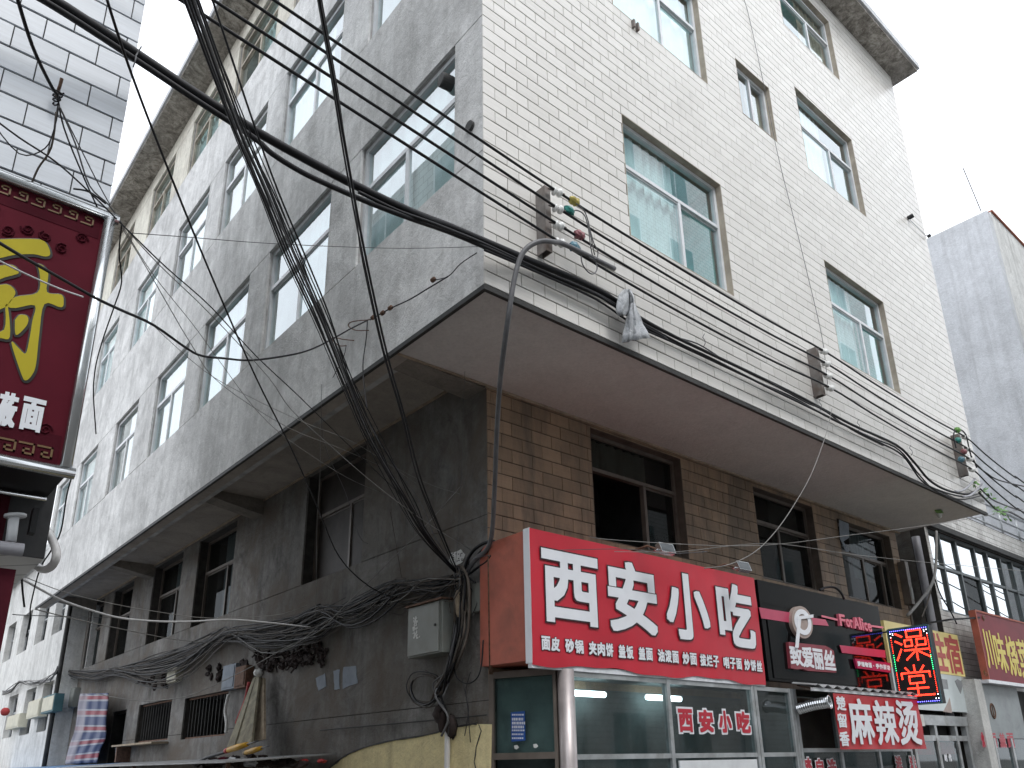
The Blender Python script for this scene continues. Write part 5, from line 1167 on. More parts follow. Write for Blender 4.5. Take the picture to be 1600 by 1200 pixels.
wire([(40, 902), (100, 925), (160, 940), (240, 955), (330, 966), (420, 962), (455, 955), (480, 945)], 6.2, 9.2, 0.003, 'cable_pale', 'thin grey wire just above the white slung cable')
wire([(55, 952), (120, 968), (200, 985), (280, 1000), (350, 1006)], 6.6, 13.0, 0.0045, 'cable_pale', 'grey wire below the white slung cable, left of the barred windows')
wire([(150, 1084), (200, 1093), (240, 1095), (290, 1088), (340, 1068), (400, 1038), (450, 1010), (500, 985), (540, 945), (600, 885), (655, 832), (720, 760)], 12.0, 8.0, 0.005, 'cable_pale', 'pale slack cable rising from the striped cloth to the steep cables')
wire([(20, 960), (60, 962), (170, 965)], 7, 15, 0.004, 'cable_grey', 'thin grey wire across the pale end house')
wire([(730, 470), (728, 540), (724, 640), (722, 720), (716, 830), (712, 880)], 8.1, 8.1, 0.0022, 'cable_grey', 'hair-thin vertical wire from the soffit to the cable knot')
wire([(502, 600), (506, 690), (540, 770), (560, 835), (575, 850)], 8.6, 9.0, 0.003, 'cable_grey', 'thin drooping wire in front of the nearest dark alley window')
wire([(500, 665), (500, 740), (495, 830), (494, 930), (492, 965)], 9.1, 9.4, 0.003, 'cable_pale', 'pale vertical wire along the nearest dark alley window frame')
wire([(610, 800), (622, 870), (628, 905)], 8.9, 8.9, 0.004, 'cable_brown', 'short dark cable on the alley wall right of the nearest dark window')
wire([(735, 872), (765, 868), (830, 861), (900, 859), (980, 858), (1040, 865), (1105, 862)], 7.6, 7.0, 0.0035, 'cable_grey', 'dark wire crossing the top of the big red sign')
wire([(920, 838), (950, 843), (1060, 850), (1140, 853), (1220, 850), (1330, 836), (1440, 822), (1540, 806), (1640, 788)], 7.4, 13.0, 0.0035, 'cable_pale', 'pale wire rising to the right across the lower windows')
wire([(960, 862), (1060, 862), (1150, 852), (1220, 850), (1330, 866), (1440, 878), (1530, 886), (1640, 896)], 7.4, 13.0, 0.003, 'cable_pale', 'pale wire falling to the right past the glazed annex')
wire([(1300, 638), (1290, 680), (1268, 740), (1240, 790), (1212, 830), (1180, 862), (1140, 882), (1100, 888)], 10.4, 7.6, 0.0045, 'cable_pale', 'pale loose cable hanging from the bundle down to the red sign')
wire([(25, -10), (50, 70), (78, 130), (90, 148)], 4.2, 4.6, 0.008, 'cable_black', 'black cable running down the white tiles to an iron hook, top left', 'hook_cable')
wire([(90, 150), (100, 200), (130, 275), (155, 330)], 4.6, 4.9, 0.004, 'cable_black', 'left wire of three running from the wall hook to the left sign')
wire([(94, 168), (118, 225), (140, 290), (170, 320), (192, 352)], 4.6, wd, 0.004, 'cable_grey', 'middle wire of three running from the wall hook to the left sign')
wire([(96, 172), (125, 230), (150, 280), (172, 320)], 4.6, 4.9, 0.003, 'cable_grey', 'right wire of three running from the wall hook to the left sign')
wire([(-20, 180), (30, 240), (70, 232), (85, 200), (92, 165)], 4.4, 4.6, 0.003, 'cable_black', 'limp black wire drooping left of the wall hook on the white tiles')
wire([(88, 175), (80, 230), (60, 262), (50, 285)], 4.65, 4.7, 0.005, 'cable_brown', 'brown wire trailing from the wall hook to the left sign top')
wire([(115, 295), (140, 300), (165, 318)], 4.8, 4.9, 0.005, 'cable_black', 'short black wire bowed over the left sign top edge')
HK = thing('wall_hook', ony(88, 155, -0.03), 'iron hook with twisted wire on the white tiles of the left house', 'hook')
hp = ony(88, 150, -0.035); obj('spike', MB().tube([hp+Vector((0, 0.02, 0)), hp+Vector((0.0, -0.08, 0.01)), hp+Vector((0.0, -0.10, 0.05))], 0.009, 6), 'rust', HK)
obj('twist', MB().tube([hp+Vector((0.03*cos(a*0.9)*(1-a/40), -0.05+0.02*sin(a*0.9), -0.004*a)) for a in range(26)], 0.005, 5), 'cable_black', HK, True)
WH = thing('iron_wall_hook', onx(570, 500, 0), 'iron hook rod and wire loops on the plaster face above the soffit edge', 'hook')
hx = -0.05
def hk(pts, r, m_='cable_black'): return cable('rod' if m_ == 'rust' else 'wire_loop', [onx(x, y, hx) for x, y in pts], r, m_, WH, 5)
hk([(745, 395), (720, 412), (700, 432), (675, 438)], 0.005); hk([(700, 432), (670, 450), (640, 468), (610, 482), (578, 500)], 0.007)
hk([(583, 497), (574, 500), (560, 501), (547, 504), (545, 510), (556, 516), (576, 516)], 0.006, 'rust'); hk([(553, 532), (535, 530), (521, 527), (520, 532), (530, 540), (541, 540)], 0.006, 'rust')
hk([(574, 500), (572, 530), (567, 570), (570, 610), (574, 640)], 0.006); hk([(541, 540), (536, 560), (520, 590)], 0.004)
for x, y in ((677, 437), (610, 481), (583, 496), (598, 489)): obj('clamp', MB().lathe(onx(x, y, hx), (0, 1, 0), [(0.01, -0.03), (0.022, -0.02), (0.022, 0.02), (0.01, 0.03)], 8), 'rust', WH)
# round drain stubs in the plaster face and vent pipe in the near window
for (x, y, lb, dd) in ((736, 199, 'round dark drain stub in the plaster face beside the building corner', 0.05),):
    p_ = onx(x, y, 0.0); tag(obj('drain_stub', MB().lathe(p_+Vector((0.02, 0, 0)), (-1, 0, 0), [(0.055, 0), (0.055, dd), (0.050, dd+0.002)], 16), 'dark_trim', None, False), lb, 'pipe')
p_ = onx(700, 128, 0.06); tag(obj('vent_stub', MB().lathe(p_+Vector((0.05, 0, 0)), (-1, 0.15, 0), [(0.075, 0), (0.075, 0.12), (0.068, 0.13)], 18), 'dark_trim'), 'dark round vent stub poking out of the top pane of the corner window', 'vent')
p_ = ony(1430, 350, -0.01); ho = thing('roof_bracket', p_, 'small black two-ended rod near the far right edge of the tiled wall', 'bracket')
obj('rod', MB().tube([ony(1421, 343, -0.05), ony(1448, 369, -0.05)], 0.008, 6), 'white_alu', ho); obj('end_block', MB().lathe(ony(1419, 341, -0.02), (0.3, -1, 0.3), [(0.04, 0), (0.04, 0.09)], 8), 'matt_black', ho); obj('end_block', MB().lathe(ony(1449, 370, -0.02), (0.3, -1, 0.3), [(0.03, 0), (0.03, 0.06)], 8), 'matt_black', ho)

# ---- knot of cables at the corner, meter box and things on the alley wall ------------
KN = thing('cable_knot', J, 'dark knot of cables spilling down the wall beside the grey meter box', 'cables')
for i in range(15):
    sx_ = rnd.uniform(-8, 16); pts = [(716+sx_*0.4, 885), (722+sx_*0.6, 905), (718+sx_, 940), (716+sx_, 985), (708+sx_*0.9, 1020), (700+sx_*0.6, 1050), (690+sx_*0.5+rnd.uniform(-12, 6), 1075+rnd.uniform(-5, 15))]
    if i % 4 == 0: pts += [(670, 1100), (650, 1095), (642, 1075), (646, 1062)]
    if i % 4 == 1: pts += [(700, 1120), (700+rnd.uniform(-12, 20), 1150)]
    cable('cable', [onx(x, y, LX-0.03-rnd.uniform(0.02, 0.16)) for x, y in pts], rnd.choice([0.006, 0.008, 0.012, 0.015]), rnd.choice(['cable_black', 'cable_black', 'cable_brown', 'cable_grey']), KN, 5)
for i in range(26):
    a = onx(718+rnd.uniform(-8, 16), 893+rnd.uniform(-10, 40), LX-rnd.uniform(0.06, 0.2)); b_ = a+Vector((rnd.uniform(-0.06, 0.06), rnd.uniform(-0.16, 0.16), rnd.uniform(-0.22, 0.12))); c_ = b_+Vector((rnd.uniform(-0.05, 0.05), rnd.uniform(-0.12, 0.12), rnd.uniform(-0.2, 0.1)))
    cable('wire_end', [a, b_, c_], rnd.uniform(0.004, 0.009), rnd.choice(['cable_black', 'cable_brown']), KN, 4)
for i, pts in enumerate(([(728, 903), (738, 880), (755, 858), (775, 847), (800, 842)], [(724, 897), (730, 875), (742, 858), (758, 848), (772, 846)], [(730, 900), (745, 888), (760, 878), (768, 868)], [(755, 1000), (752, 1040), (745, 1060), (730, 1068), (715, 1060), (708, 1040)], [(735, 1050), (728, 1080), (732, 1110), (726, 1150)], [(722, 1060), (730, 1100), (735, 1160)])):
    cable('cable', [onx(x, y, LX-0.05-0.02*i) for x, y in pts], [0.014, 0.018, 0.012, 0.007, 0.004, 0.004][i], 'cable_black', KN, 6)
for k in range(4):
    a0 = rnd.uniform(0, 6); rr_ = rnd.uniform(0.7, 1.15); cable('wire_loop', [onx(664+24*rr_*cos(a0+a*0.75)+rnd.uniform(-3, 3), 1076+26*rr_*sin(a0+a*0.75)+rnd.uniform(-3, 3), LX-0.06-0.008*k) for a in range(8)], rnd.choice([0.004, 0.006, 0.007]), rnd.choice(['cable_black', 'cable_brown']), KN, 5, 4)
obj('pale_lump', MB().lathe(onx(716, 925, LX-0.17), (0.1, 0.1, -1), [(0.012, -0.02), (0.028, 0.02), (0.032, 0.10), (0.026, 0.2), (0.012, 0.24)], 10), 'old_wood', KN, True)
obj('junction_box', MB().box(LX-0.07, LX-0.002, 1.46, 1.60, 2.98, 3.25), 'box_grey', KN)
MBX = thing('meter_box', (1.05, 2.2, 2.62), 'grey steel meter box with a peeling white label on the alley wall', 'meter box')
my0, my1, mz0, mz1 = 1.90, 2.50, 2.63, 3.14
bxm = obj('case', MB().box(0.965, LX-0.005, my0, my1, mz0, mz1), 'box_grey', MBX)
obj('lid', MB().prism([(0.925, my0-0.02, mz1+0.0), (LX-0.006, my0-0.02, mz1+0.015), (LX-0.006, my1+0.02, mz1+0.015), (0.925, my1+0.02, mz1+0.0)], (0, 0, 0.018)), 'rust', MBX)
dr_ = obj('door', MB().box(0.948, 0.963, my0+0.05, my1-0.01, mz0+0.015, mz1-0.012), 'box_grey', MBX); obj('lock', MB().lathe((0.948, my0+0.10, mz0+0.27), (-1, 0, 0), [(0.014, 0), (0.014, 0.012), (0.006, 0.014)], 10), 'dark_trim', dr_)
lb2 = MB()
for k in range(70):
    z = rnd.uniform(2.80, 3.02); y = rnd.uniform(2.31, 2.385)-(0.05 if z < 2.84 else 0)*rnd.random(); s_ = rnd.uniform(0.008, 0.026); lb2.box(0.9462-rnd.random()*0.0008, 0.9475, y, y+s_, z, z+s_*0.9)
obj('label_scraps', lb2, 'paper_white', dr_)['kind'] = 'stuff'
def scrap(pts, mat, label, dx=0.006, name='paper_notice', jag=0.8):
    q = []
    for (a, b_) in zip(pts, pts[1:]+pts[:1]):
        for k in range(4): q.append(onx(a[0]+(b_[0]-a[0])*k/4+rnd.uniform(-jag, jag), a[1]+(b_[1]-a[1])*k/4+rnd.uniform(-jag, jag), LX-dx))
    return tag(obj(name, MB().prism(q, (0.003, 0, 0)), mat), label, 'paper')
pn = scrap([(704, 864), (720, 858), (726, 866), (723, 878), (712, 884), (701, 880)], 'paper_white', 'torn white printed notice behind the cable knot')
mbp = MB()
for k in range(20):
    p_ = onx(rnd.uniform(705, 722), rnd.uniform(863, 879), LX-0.0075); mbp.box(p_.x, p_.x+0.0008, p_.y-0.012, p_.y+0.008, p_.z-0.006, p_.z+0.005)
obj('print', mbp, 'letter_black', pn)['kind'] = 'stuff'
scrap([(536, 1043), (556, 1040), (558, 1068), (535, 1076)], 'paper_blue', 'right-hand scrap of three torn bluish papers on the dark alley wall')
scrap([(521, 1048), (530, 1046), (530, 1076), (523, 1078)], 'paper_blue', 'middle narrow scrap of three torn bluish papers on the dark alley wall'); scrap([(494, 1060), (508, 1052), (509, 1072), (497, 1080)], 'paper_blue', 'left-hand scrap of three torn bluish papers on the dark alley wall')
scrap([(180, 1168), (187, 1167), (187, 1183), (180, 1184)], 'paper_white', 'small white notice low on the alley wall beside the striped cloth', jag=0.2)
# yellow patch of plaster low on the wall
YP = thing('yellow_wall_patch', (LX, 2.5, 0), 'cracked yellow plaster patch with a curved top low on the alley wall', 'wall patch')
top = [(766, 1132), (745, 1131), (715, 1136), (700, 1141), (660, 1150), (620, 1157), (585, 1164), (560, 1172), (540, 1182), (525, 1193), (512, 1204)]
q = [onx(x, y+rnd.uniform(-0.6, 0.6), LX-0.03) for x, y in top]; q = [Vector((LX-0.03, p_.y, p_.z)) for p_ in smooth_path(q, 4)]
obj('plaster', MB().prism(q+[Vector((LX-0.03, q[-1].y+0.3, 0.1)), Vector((LX-0.03, LF+0.002, 0.1))], (0.028, 0, 0)), 'yellow_plaster', YP)
obj('top_edge', MB().tube([p_+Vector((-0.004, 0, 0.006)) for p_ in q[4:]], [rnd.uniform(0.006, 0.014) for _ in q[4:]], 5), 'dark_trim', YP)
obj('crack', MB().tube([onx(x, y, LX-0.031) for x, y in ((748, 1132), (752, 1142), (748, 1155), (744, 1168), (743, 1180), (741, 1190), (744, 1204))], [0.004, 0.007, 0.008, 0.006, 0.008, 0.006, 0.008], 5), 'dark_trim', YP)
PP = cable('drain_pipe', [onx(699, 1140, LX-0.09), onx(699, 1170, LX-0.09), onx(698, 1230, LX-0.09)], 0.028, 'pvc', None, 10); tag(PP, 'short white plastic pipe standing before the yellow plaster patch', 'pipe')
HL = cable('handrail_rod', [onx(760, 1117, LX-0.03), onx(700, 1123, LX-0.03), onx(600, 1132, LX-0.03), onx(500, 1141, LX-0.03)], 0.007, 'dark_trim', None, 5); tag(HL, 'dark thin rod along the alley wall above the yellow plaster', 'rod')
DJ = thing('rag_scraps', onx(700, 1125, LX-0.1), 'dark hanging rags under the cable knot above the yellow plaster', 'rags')
for (x, y, s_) in ((688, 1110, 0.06), (705, 1128, 0.07), (692, 1118, 0.05)):
    mb = MB().lathe(onx(x, y, LX-0.08), (0.1, 0.15, -1), [(0.01, -0.06), (s_*0.7, -0.02), (s_, 0.05), (s_*0.6, 0.12), (0.01, 0.15)], 9); mb.v = [tuple(c_+rnd.uniform(-0.018, 0.018) for c_ in v) for v in mb.v]; obj('rag', mb, 'tangle_dark', DJ, True)
# ---- bundle of old cables along the alley wall -----------------------------------
OC = thing('wall_cable_bundle', onx(420, 985, 1.0), 'sagging mass of old cables strung along the dark alley wall', 'cables')
attach = [(712, 905), (622, 906), (500, 962), (350, 988), (178, 1047), (88, 1045)]
for i in range(58):
    pts = []; dpt = LX-0.05-rnd.uniform(0.0, 0.2)
    lo = 0 if rnd.random() < 0.6 else rnd.choice([1, 2]); hi = rnd.choice([3, 4, 4, 5, 5]); fat = rnd.random()
    for a, b_ in zip(attach[lo:hi], attach[lo+1:hi+1]):
        sagp = rnd.choice([rnd.uniform(0, 14), rnd.uniform(6, 26), rnd.uniform(14, 42)])*(abs(a[0]-b_[0])/150); jx = rnd.uniform(-8, 8); jy = {712: rnd.uniform(-6, 8), 622: rnd.uniform(-4, 30), 500: rnd.uniform(-22, 34), 350: rnd.uniform(-5, 12), 178: rnd.uniform(-4, 6)}[a[0]]
        for t_ in (0, 0.33, 0.66): pts.append((a[0]+(b_[0]-a[0])*t_+jx, a[1]+jy*(1-t_)+(b_[1]-a[1])*t_+4*sagp*t_*(1-t_)+rnd.uniform(-4, 4)))
    pts.append((attach[hi][0], attach[hi][1]+rnd.uniform(-4, 6)))
    cable('cable', [onx(x, y, dpt+rnd.uniform(-0.012, 0.012)) for x, y in pts], rnd.choice([0.003, 0.004, 0.005, 0.006, 0.008, 0.011]), rnd.choice(['cable_black', 'cable_black', 'cable_black', 'cable_brown', 'cable_brown', 'cable_pale']), OC, 5, 3)
for i in range(26):
    x = rnd.uniform(390, 690); y = 918+(700-x)*0.19+rnd.uniform(-6, 22); w_ = rnd.uniform(40, 150)
    cable('cable', [onx(x+w_*t_, y-w_*t_*0.30+rnd.uniform(4, 16)*4*t_*(1-t_), LX-rnd.uniform(0.08, 0.2)) for t_ in (0, 0.25, 0.5, 0.75, 1) if x+w_*t_ < 715], rnd.choice([0.004, 0.006, 0.009]), rnd.choice(['cable_black', 'cable_black', 'cable_brown', 'cable_grey']), OC, 5, 3)
tn = MB()
for (x0, x1, y0, y1, n) in ((395, 505, 1012, 1046, 60),):
    for k in range(n):
        x = rnd.uniform(x0, x1); y = rnd.uniform(y0, y1)-(x-x0)*0.12; a = onx(x, y, LX-rnd.uniform(0.015, 0.07)); d_ = Vector((rnd.uniform(-0.02, 0.02), rnd.uniform(-0.16, 0.16), rnd.uniform(-0.16, 0.04)))
        tn.tube(smooth_path([a, a+d_*0.5+Vector((0, rnd.uniform(-0.06, 0.06), rnd.uniform(-0.05, 0.02))), a+d_], 3), rnd.uniform(0.006, 0.02), 4)
for k in range(72):
    t_ = rnd.random(); x = 392+t_*118; y = 1040-t_*22+rnd.uniform(-12, 14); s_ = rnd.uniform(0.03, 0.085)
    if k > 46: x = rnd.choice([228, 335, 378, 250])+rnd.uniform(-14, 14); y = 1070-(x-228)*0.16+rnd.uniform(-10, 10); s_ *= 0.9
    lm = MB().lathe(onx(x, y, LX-0.02), (rnd.uniform(-0.3, 0.3), rnd.uniform(-1, 1), rnd.uniform(-1, 1)), [(0.006, -s_*1.3), (s_*0.6, -s_*0.6), (s_*0.8, 0), (s_*0.5, s_*0.7), (0.006, s_*1.4)], 7)
    tn.add([tuple(c_+rnd.uniform(-0.3, 0.3)*s_ for c_ in v) for v in lm.v], lm.f)
obj('tangle', tn, 'tangle_dark', OC)['kind'] = 'stuff'
# strands over the end house
OE = thing('end_house_cables', onx(60, 1060, NX-0.1), 'cables draped across the front of the pale end house', 'cables')
for i in range(9):
    cable('cable', [onx(x, y+rnd.uniform(-5, 6), NX-0.06-rnd.uniform(0, 0.15)) for x, y in ((90, 1045), (78, 1060), (62, 1066), (45, 1068), (30, 1068), (18, 1076), (4, 1084))], rnd.choice([0.008, 0.012, 0.016]), rnd.choice(['cable_black', 'cable_grey', 'cable_pale']), OE, 5, 3)
# little boxes on that wall
for (x, y, w_, h_, c_, lb) in ((75, 1100, 14, 22, 'box_teal', 'dark teal and cream meter box on the end house, nearest the striped cloth'), (52, 1108, 14, 22, 'box_cream', 'cream meter box in the middle of the end house wall'), (20, 1128, 16, 16, 'box_cream', 'low cream meter box at the far left of the end house')):
    a = onx(x-w_/2, y-h_/2, NX-0.2); b_ = onx(x+w_/2, y+h_/2, NX-0.2); T_ = thing('wall_box', (NX-0.1, a.y, b_.z), lb, 'meter box', 'meter boxes on the end house')
    obj('case', MB().box(NX-0.2, NX-0.004, min(a.y, b_.y), max(a.y, b_.y), b_.z, a.z), c_, T_); obj('door', MB().box(NX-0.212, NX-0.202, min(a.y, b_.y)+0.05, max(a.y, b_.y)-0.05, b_.z+0.04, a.z-0.04), 'box_cream', T_)
for (x, y, w_, h_, c_, lb) in ((357, 1058, 16, 34, 'paper_blue', 'pale blue box fixed above the nearer barred window'), (268, 1055, 12, 18, 'box_cream', 'small cream box between the two barred windows'), (375, 1058, 14, 30, 'rust', 'rusty open meter box next to the pale blue box'), (106, 1092, 14, 24, 'box_grey', 'greenish grey box at the end of the overhang beside the striped cloth')):
    a = onx(x-w_/2, y-h_/2, LX-0.12); b_ = onx(x+w_/2, y+h_/2, LX-0.12); T_ = thing('wall_box', (LX-0.06, a.y, b_.z), lb, 'meter box', 'boxes on the alley wall')
    obj('case', MB().box(LX-0.12, LX-0.004, min(a.y, b_.y), max(a.y, b_.y), b_.z, a.z), c_, T_); obj('door', MB().box(LX-0.130, LX-0.122, min(a.y, b_.y)+0.03, max(a.y, b_.y)-0.03, b_.z+0.03, a.z-0.03), c_, T_)
# red lantern glimpse
tag(obj('red_lantern', MB().lathe(onx(8, 1112, NX-0.25), (0, 0, 1), [(0.04, -0.11), (0.09, -0.08), (0.12, 0), (0.09, 0.08), (0.04, 0.11)], 12), 'red_cloth', None, True), 'small red lantern at the left edge on the end house', 'lantern')
# ---- striped cloth, leaning plank, junk along the bottom ------------------------------
def striped():
    L_ = [(125, 1084), (122, 1100), (120, 1120), (117, 1140), (110, 1160), (105, 1178), (101, 1194)]; R_ = [(168, 1083), (168, 1100), (166, 1120), (165, 1140), (163, 1155), (155, 1172), (150, 1192)]
    n = 24; k = 16; vs = []; band = []; cross = []
    Ls = smooth_path([Vector((a[0], a[1], 0)) for a in L_], 4); Rs = smooth_path([Vector((a[0], a[1], 0)) for a in R_], 4); m = len(Ls)
    for j in range(m):
        for i in range(k+1):
            t_ = i/k; vs.append(onx(Ls[j].x*(1-t_)+Rs[j].x*t_, Ls[j].y*(1-t_)+Rs[j].y*t_, 0.95-0.03*sin(i*1.3+j*0.2)-0.12*t_))
    mb = MB(); fs = [(j*(k+1)+i, (j+1)*(k+1)+i, (j+1)*(k+1)+i+1, j*(k+1)+i+1) for j in range(m-1) for i in range(k)]; mb.add(vs, fs); me = mb.mesh('striped_cloth')
    a1 = me.attributes.new('band', 'FLOAT', 'POINT'); a1.data.foreach_set('value', [(j/(m-1))*4.9+0.15 for j in range(m) for i in range(k+1)])
    a2 = me.attributes.new('cross', 'FLOAT', 'POINT'); a2.data.foreach_set('value', [0.65 if i < 5 else 0.0 for j in range(m) for i in range(k+1)])
    o_ = obj('striped_cloth', me, 'striped_cloth', None, True); md = o_.modifiers.new('s', 'SOLIDIFY'); md.thickness = 0.02
    return tag(o_, 'red, white and blue striped woven cloth hanging over the alley wall', 'cloth')
striped()
PK = thing('leaning_boards', onx(380, 1160, 0.8), 'tall weathered boards leaning on the alley wall, bound at the top', 'boards')
def board(pts, mat, x_top, x_bot, th):
    a, b_, c_, d_ = pts; q = [onx(a[0], a[1], x_top), onx(b_[0], b_[1], x_top), onx(c_[0], c_[1], x_bot), onx(d_[0], d_[1], x_bot)]; obj('board', MB().prism(q, (0.03, 0.0, 0.0)), mat, PK)
board([(397, 1058), (405, 1057), (392, 1163), (368, 1165)], 'plank', 1.0, 0.72, 0.03); board([(395, 1060), (399, 1059), (366, 1165), (354, 1168)], 'plank', 0.99, 0.70, 0.03); board([(406, 1058), (412, 1060), (412, 1155), (396, 1160)], 'old_wood', 1.04, 0.85, 0.03)
obj('binding', MB().lathe(onx(403, 1051, 0.97), (0, 1, 0.1), [(0.02, -0.08), (0.06, -0.03), (0.05, 0.04), (0.015, 0.09)], 8), 'paper_white', PK)
SHD = thing('lean_to_roof', (0.5, 11, 1.6), 'low sheet roof of a lean-to along the bottom of the alley', 'roof')
for i, (a, b_, m_) in enumerate(((4.2, 7.6, 'corrugated'), (7.62, 11.9, 'corrugated'), (11.92, 22.0, 'awning_blue'))): obj('sheet', MB().prism([(-0.15, a, 1.66), (1.12, a, 1.735), (1.12, b_, 1.735), (-0.15, b_, 1.66)], (0, 0, 0.012)), m_, SHD)
for y in (4.3, 7.6, 11.9, 17): obj('post', MB().box(-0.1, -0.06, y, y+0.04, 0, 1.66), 'rust', SHD)
def lump(px_, py_, xv, s, mat, name, label, seed):
    rr = random.Random(seed); mb = MB().lathe(onx(px_, py_, xv), (0.1, 0.2, 1), [(0.01, -s*0.6), (s*0.8, -s*0.4), (s, -s*0.05), (s*0.75, s*0.35), (s*0.3, s*0.55), (0.01, s*0.6)], 12); mb.v = [tuple(c_+rr.uniform(-1, 1)*s*0.36 for c_ in v) for v in mb.v]; zc_ = onx(px_, py_, xv).z; mb.v = [(v[0], v[1], zc_+(v[2]-zc_)*0.6) for v in mb.v]
    return tag(obj(name, mb, mat, None, False), label, 'litter')
def tool(p0, p1, r, mat, name, label, tip='tool_red'):
    a, b_ = onx(*p0, 0.62), onx(*p1, 0.62); T_ = thing(name, (a.x, a.y, min(a.z, b_.z)), label, 'tool')
    obj('handle', MB().tube([a, a.lerp(b_, 0.5), b_], [r, r*1.15, r*0.8], 9), mat, T_, True); obj('tip', MB().tube([a-(b_-a)*0.16, a], [r*0.9, r*1.05], 9), tip, T_, True); obj('shaft', MB().tube([b_, b_+(b_-a)*0.55], r*0.28, 6), 'cable_grey', T_, True)
tool((357, 1172), (386, 1163), 0.035, 'tool_yellow', 'yellow_tool', 'yellow tool handle with a red tip lying at the foot of the leaning boards'); tool((385, 1176), (408, 1169), 0.03, 'tool_yellow', 'yellow_tool', 'second yellow tool handle, lying right of the red-tipped one', 'old_wood')
lump(363, 1187, 0.6, 0.07, 'plastic_white', 'crumpled_bag', 'crumpled white and blue plastic bag below the yellow tools', 2); lump(395, 1192, 0.6, 0.09, 'plastic_white', 'plastic_sheet', 'folded pale plastic sheet at the bottom right of the yellow tools', 4)
lump(350, 1188, 0.65, 0.09, 'maroon_dark', 'rag_heap', 'dark heap of rags under the yellow tools', 6); lump(431, 1188, 0.7, 0.05, 'paper_white', 'crumpled_paper', 'small beige crumpled paper on the lean-to roof', 8)
lump(458, 1192, 0.75, 0.05, 'tool_red', 'red_wrapper', 'left-hand red wrapper at the bottom edge by the yellow plaster', 10); lump(476, 1189, 0.75, 0.045, 'tool_red', 'red_wrapper', 'middle red wrapper at the bottom edge by the yellow plaster', 12); lump(503, 1189, 0.8, 0.045, 'tool_red', 'red_wrapper', 'right-hand red wrapper touching the yellow plaster', 14)
HS = cable('black_hose', [onx(x, y, 0.66) for x, y in ((305, 1196), (320, 1185), (345, 1177), (362, 1172), (378, 1166))], 0.022, 'cable_black', None, 8); tag(HS, 'black hose lying over the lean-to roof beside the yellow tools', 'hose')
hp_ = MB()
for k in range(60):
    x = rnd.uniform(300, 480); y = 1196-rnd.uniform(0, 14)*(1-abs(x-385)/110); s_ = rnd.uniform(0.03, 0.075)
    lm = MB().lathe(onx(x, y, 0.72+rnd.uniform(-0.1, 0.15)), (rnd.uniform(-1, 1), rnd.uniform(-1, 1), rnd.uniform(-0.4, 0.4)), [(0.006, -s_*1.5), (s_*0.5, -s_*0.6), (s_*0.7, 0), (s_*0.4, s_*0.8), (0.006, s_*1.6)], 6)
    hp_.add([tuple(c_+rnd.uniform(-0.3, 0.3)*s_ for c_ in v) for v in lm.v], lm.f)
hp_ = tag(obj('junk_heap', hp_, 'tangle_dark'), 'dark heap of scrap and twisted litter along the bottom of the alley wall', 'junk'); hp_['kind'] = 'stuff'
wire([(192, 354), (240, 430), (300, 505), (340, 560), (400, 640), (455, 690), (540, 745), (600, 772)], wd, 9.2, 0.0024, 'cable_pale', 'palest thin wire, lowest of those fanning from the left sign corner')
wire([(590, 715), (640, 742), (680, 760), (720, 772)], 9.0, 8.3, 0.0022, 'cable_pale', 'short pale wire linking the two steep cable strands')
GC = cable('grey_cloth_strip', [onx(x, y, LX-0.1) for x, y in ((357, 1085), (352, 1110), (354, 1130), (353, 1145))], [0.02, 0.03, 0.035, 0.02]*5+[0.02] if False else 0.022, 'paper_white', None, 6); tag(GC, 'pale hanging strip right of the nearer barred window', 'rag')
RC = cable('red_strip', [onx(x, y, LX-0.12) for x, y in ((390, 1066), (384, 1095), (376, 1115), (370, 1130))], 0.03, 'red_cloth', None, 6); tag(RC, 'dark red cloth strip hanging left of the leaning boards', 'rag')
LD = thing('window_ledge', onx(230, 1153, LX-0.1), 'short board ledge under the farther barred window', 'ledge')
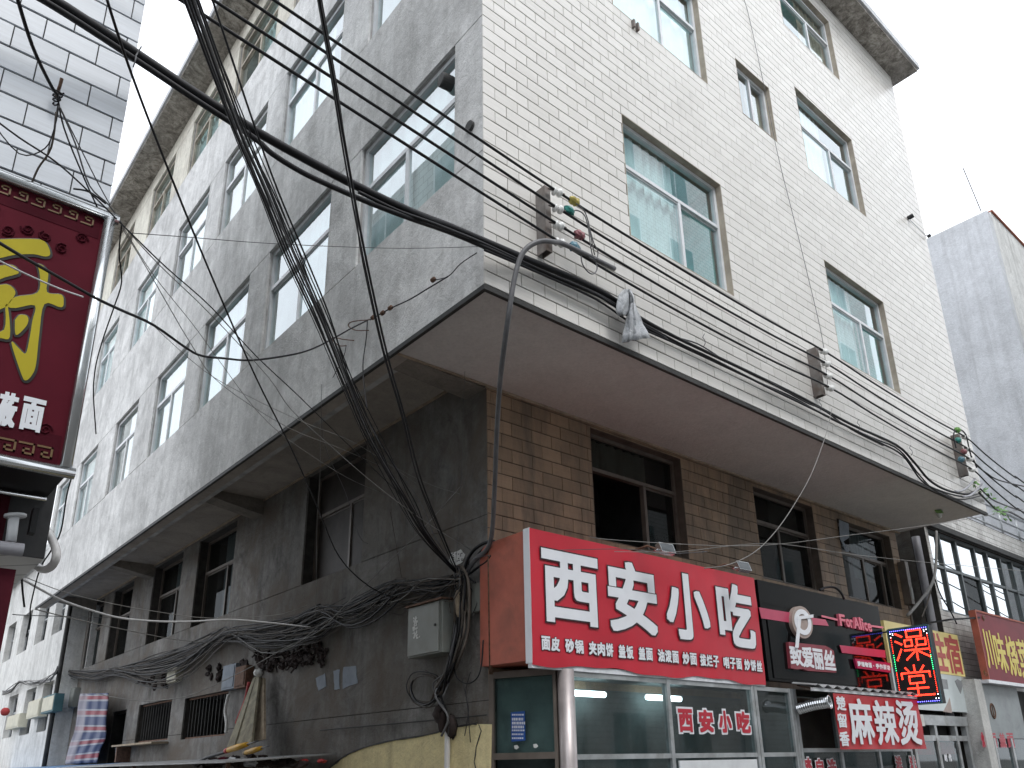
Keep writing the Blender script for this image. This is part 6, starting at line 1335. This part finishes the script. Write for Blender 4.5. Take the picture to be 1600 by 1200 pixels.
obj('board', MB().box(LX-0.28, LX-0.003, 10.2, 12.6, 2.03, 2.06), 'old_wood', LD); obj('brace', MB().box(LX-0.25, LX-0.003, 12.3, 12.36, 1.75, 2.03), 'rust', LD)
# pieces in the gap at the right
MT = thing('conduit_box', ony(1418, 900, LF-0.1), 'narrow brown cable box on the tiled wall beside the dark gap', 'box')
obj('case', MB().box(10.13, 10.25, LF-0.14, LF-0.012, 4.02, 4.75), 'brown_alu', MT); obj('plate', MB().box(10.16, 10.24, LF-0.146, LF-0.142, 4.1, 4.3), 'box_grey', MT)
cable('conduit', [(10.19, LF-0.06, 4.02), (10.19, LF-0.06, 3.5), (10.19, LF-0.06, 2.6)], 0.022, 'brown_alu', MT, 6)
for i, (pts, lb) in enumerate((([(1418, 962), (1435, 942), (1452, 920), (1460, 900), (1463, 870), (1463, 830)], 'thick pale cable curving across the dark gap beside the annex'), ([(1461, 905), (1470, 930), (1485, 955), (1495, 975)], 'thin dark cable curving down over the annex corner'), ([(1455, 920), (1448, 945), (1440, 965)], 'short frayed cable in the dark gap beside the annex'))):
    tag(cable('gap_cable', [ony(x, y, AY-0.08+0.03*i) for x, y in pts], [0.026, 0.012, 0.014][i], ['cable_pale', 'cable_black', 'cable_brown'][i], None, 6), lb, 'cable')
rp = lump(1312, 835, 0.0, 0.0, 'paper_white', 'x', 'x', 1); bpy.data.objects.remove(rp)
TP = thing('torn_sheeting', ony(1320, 840, LF-0.05), 'torn pale sheeting hanging at the corner of the third lower window', 'sheeting')
q_ = [ony(x, y, LF-0.04) for x, y in ((1311, 812), (1326, 818), (1327, 840), (1318, 846), (1327, 862), (1322, 862), (1313, 842))]; obj('sheet', MB().prism(q_, (0, 0.006, 0)), 'paper_blue', TP)
BC = cable('black_loop', [ony(1281, 922, SY+0.05), ony(1290, 918, SY+0.05), ony(1304, 918, SY+0.02), ony(1314, 926, SY-0.02), ony(1319, 936, SY+0.0)], 0.016, 'cable_black', None, 6); tag(BC, 'black cable looping over the top of the black sign', 'cable')
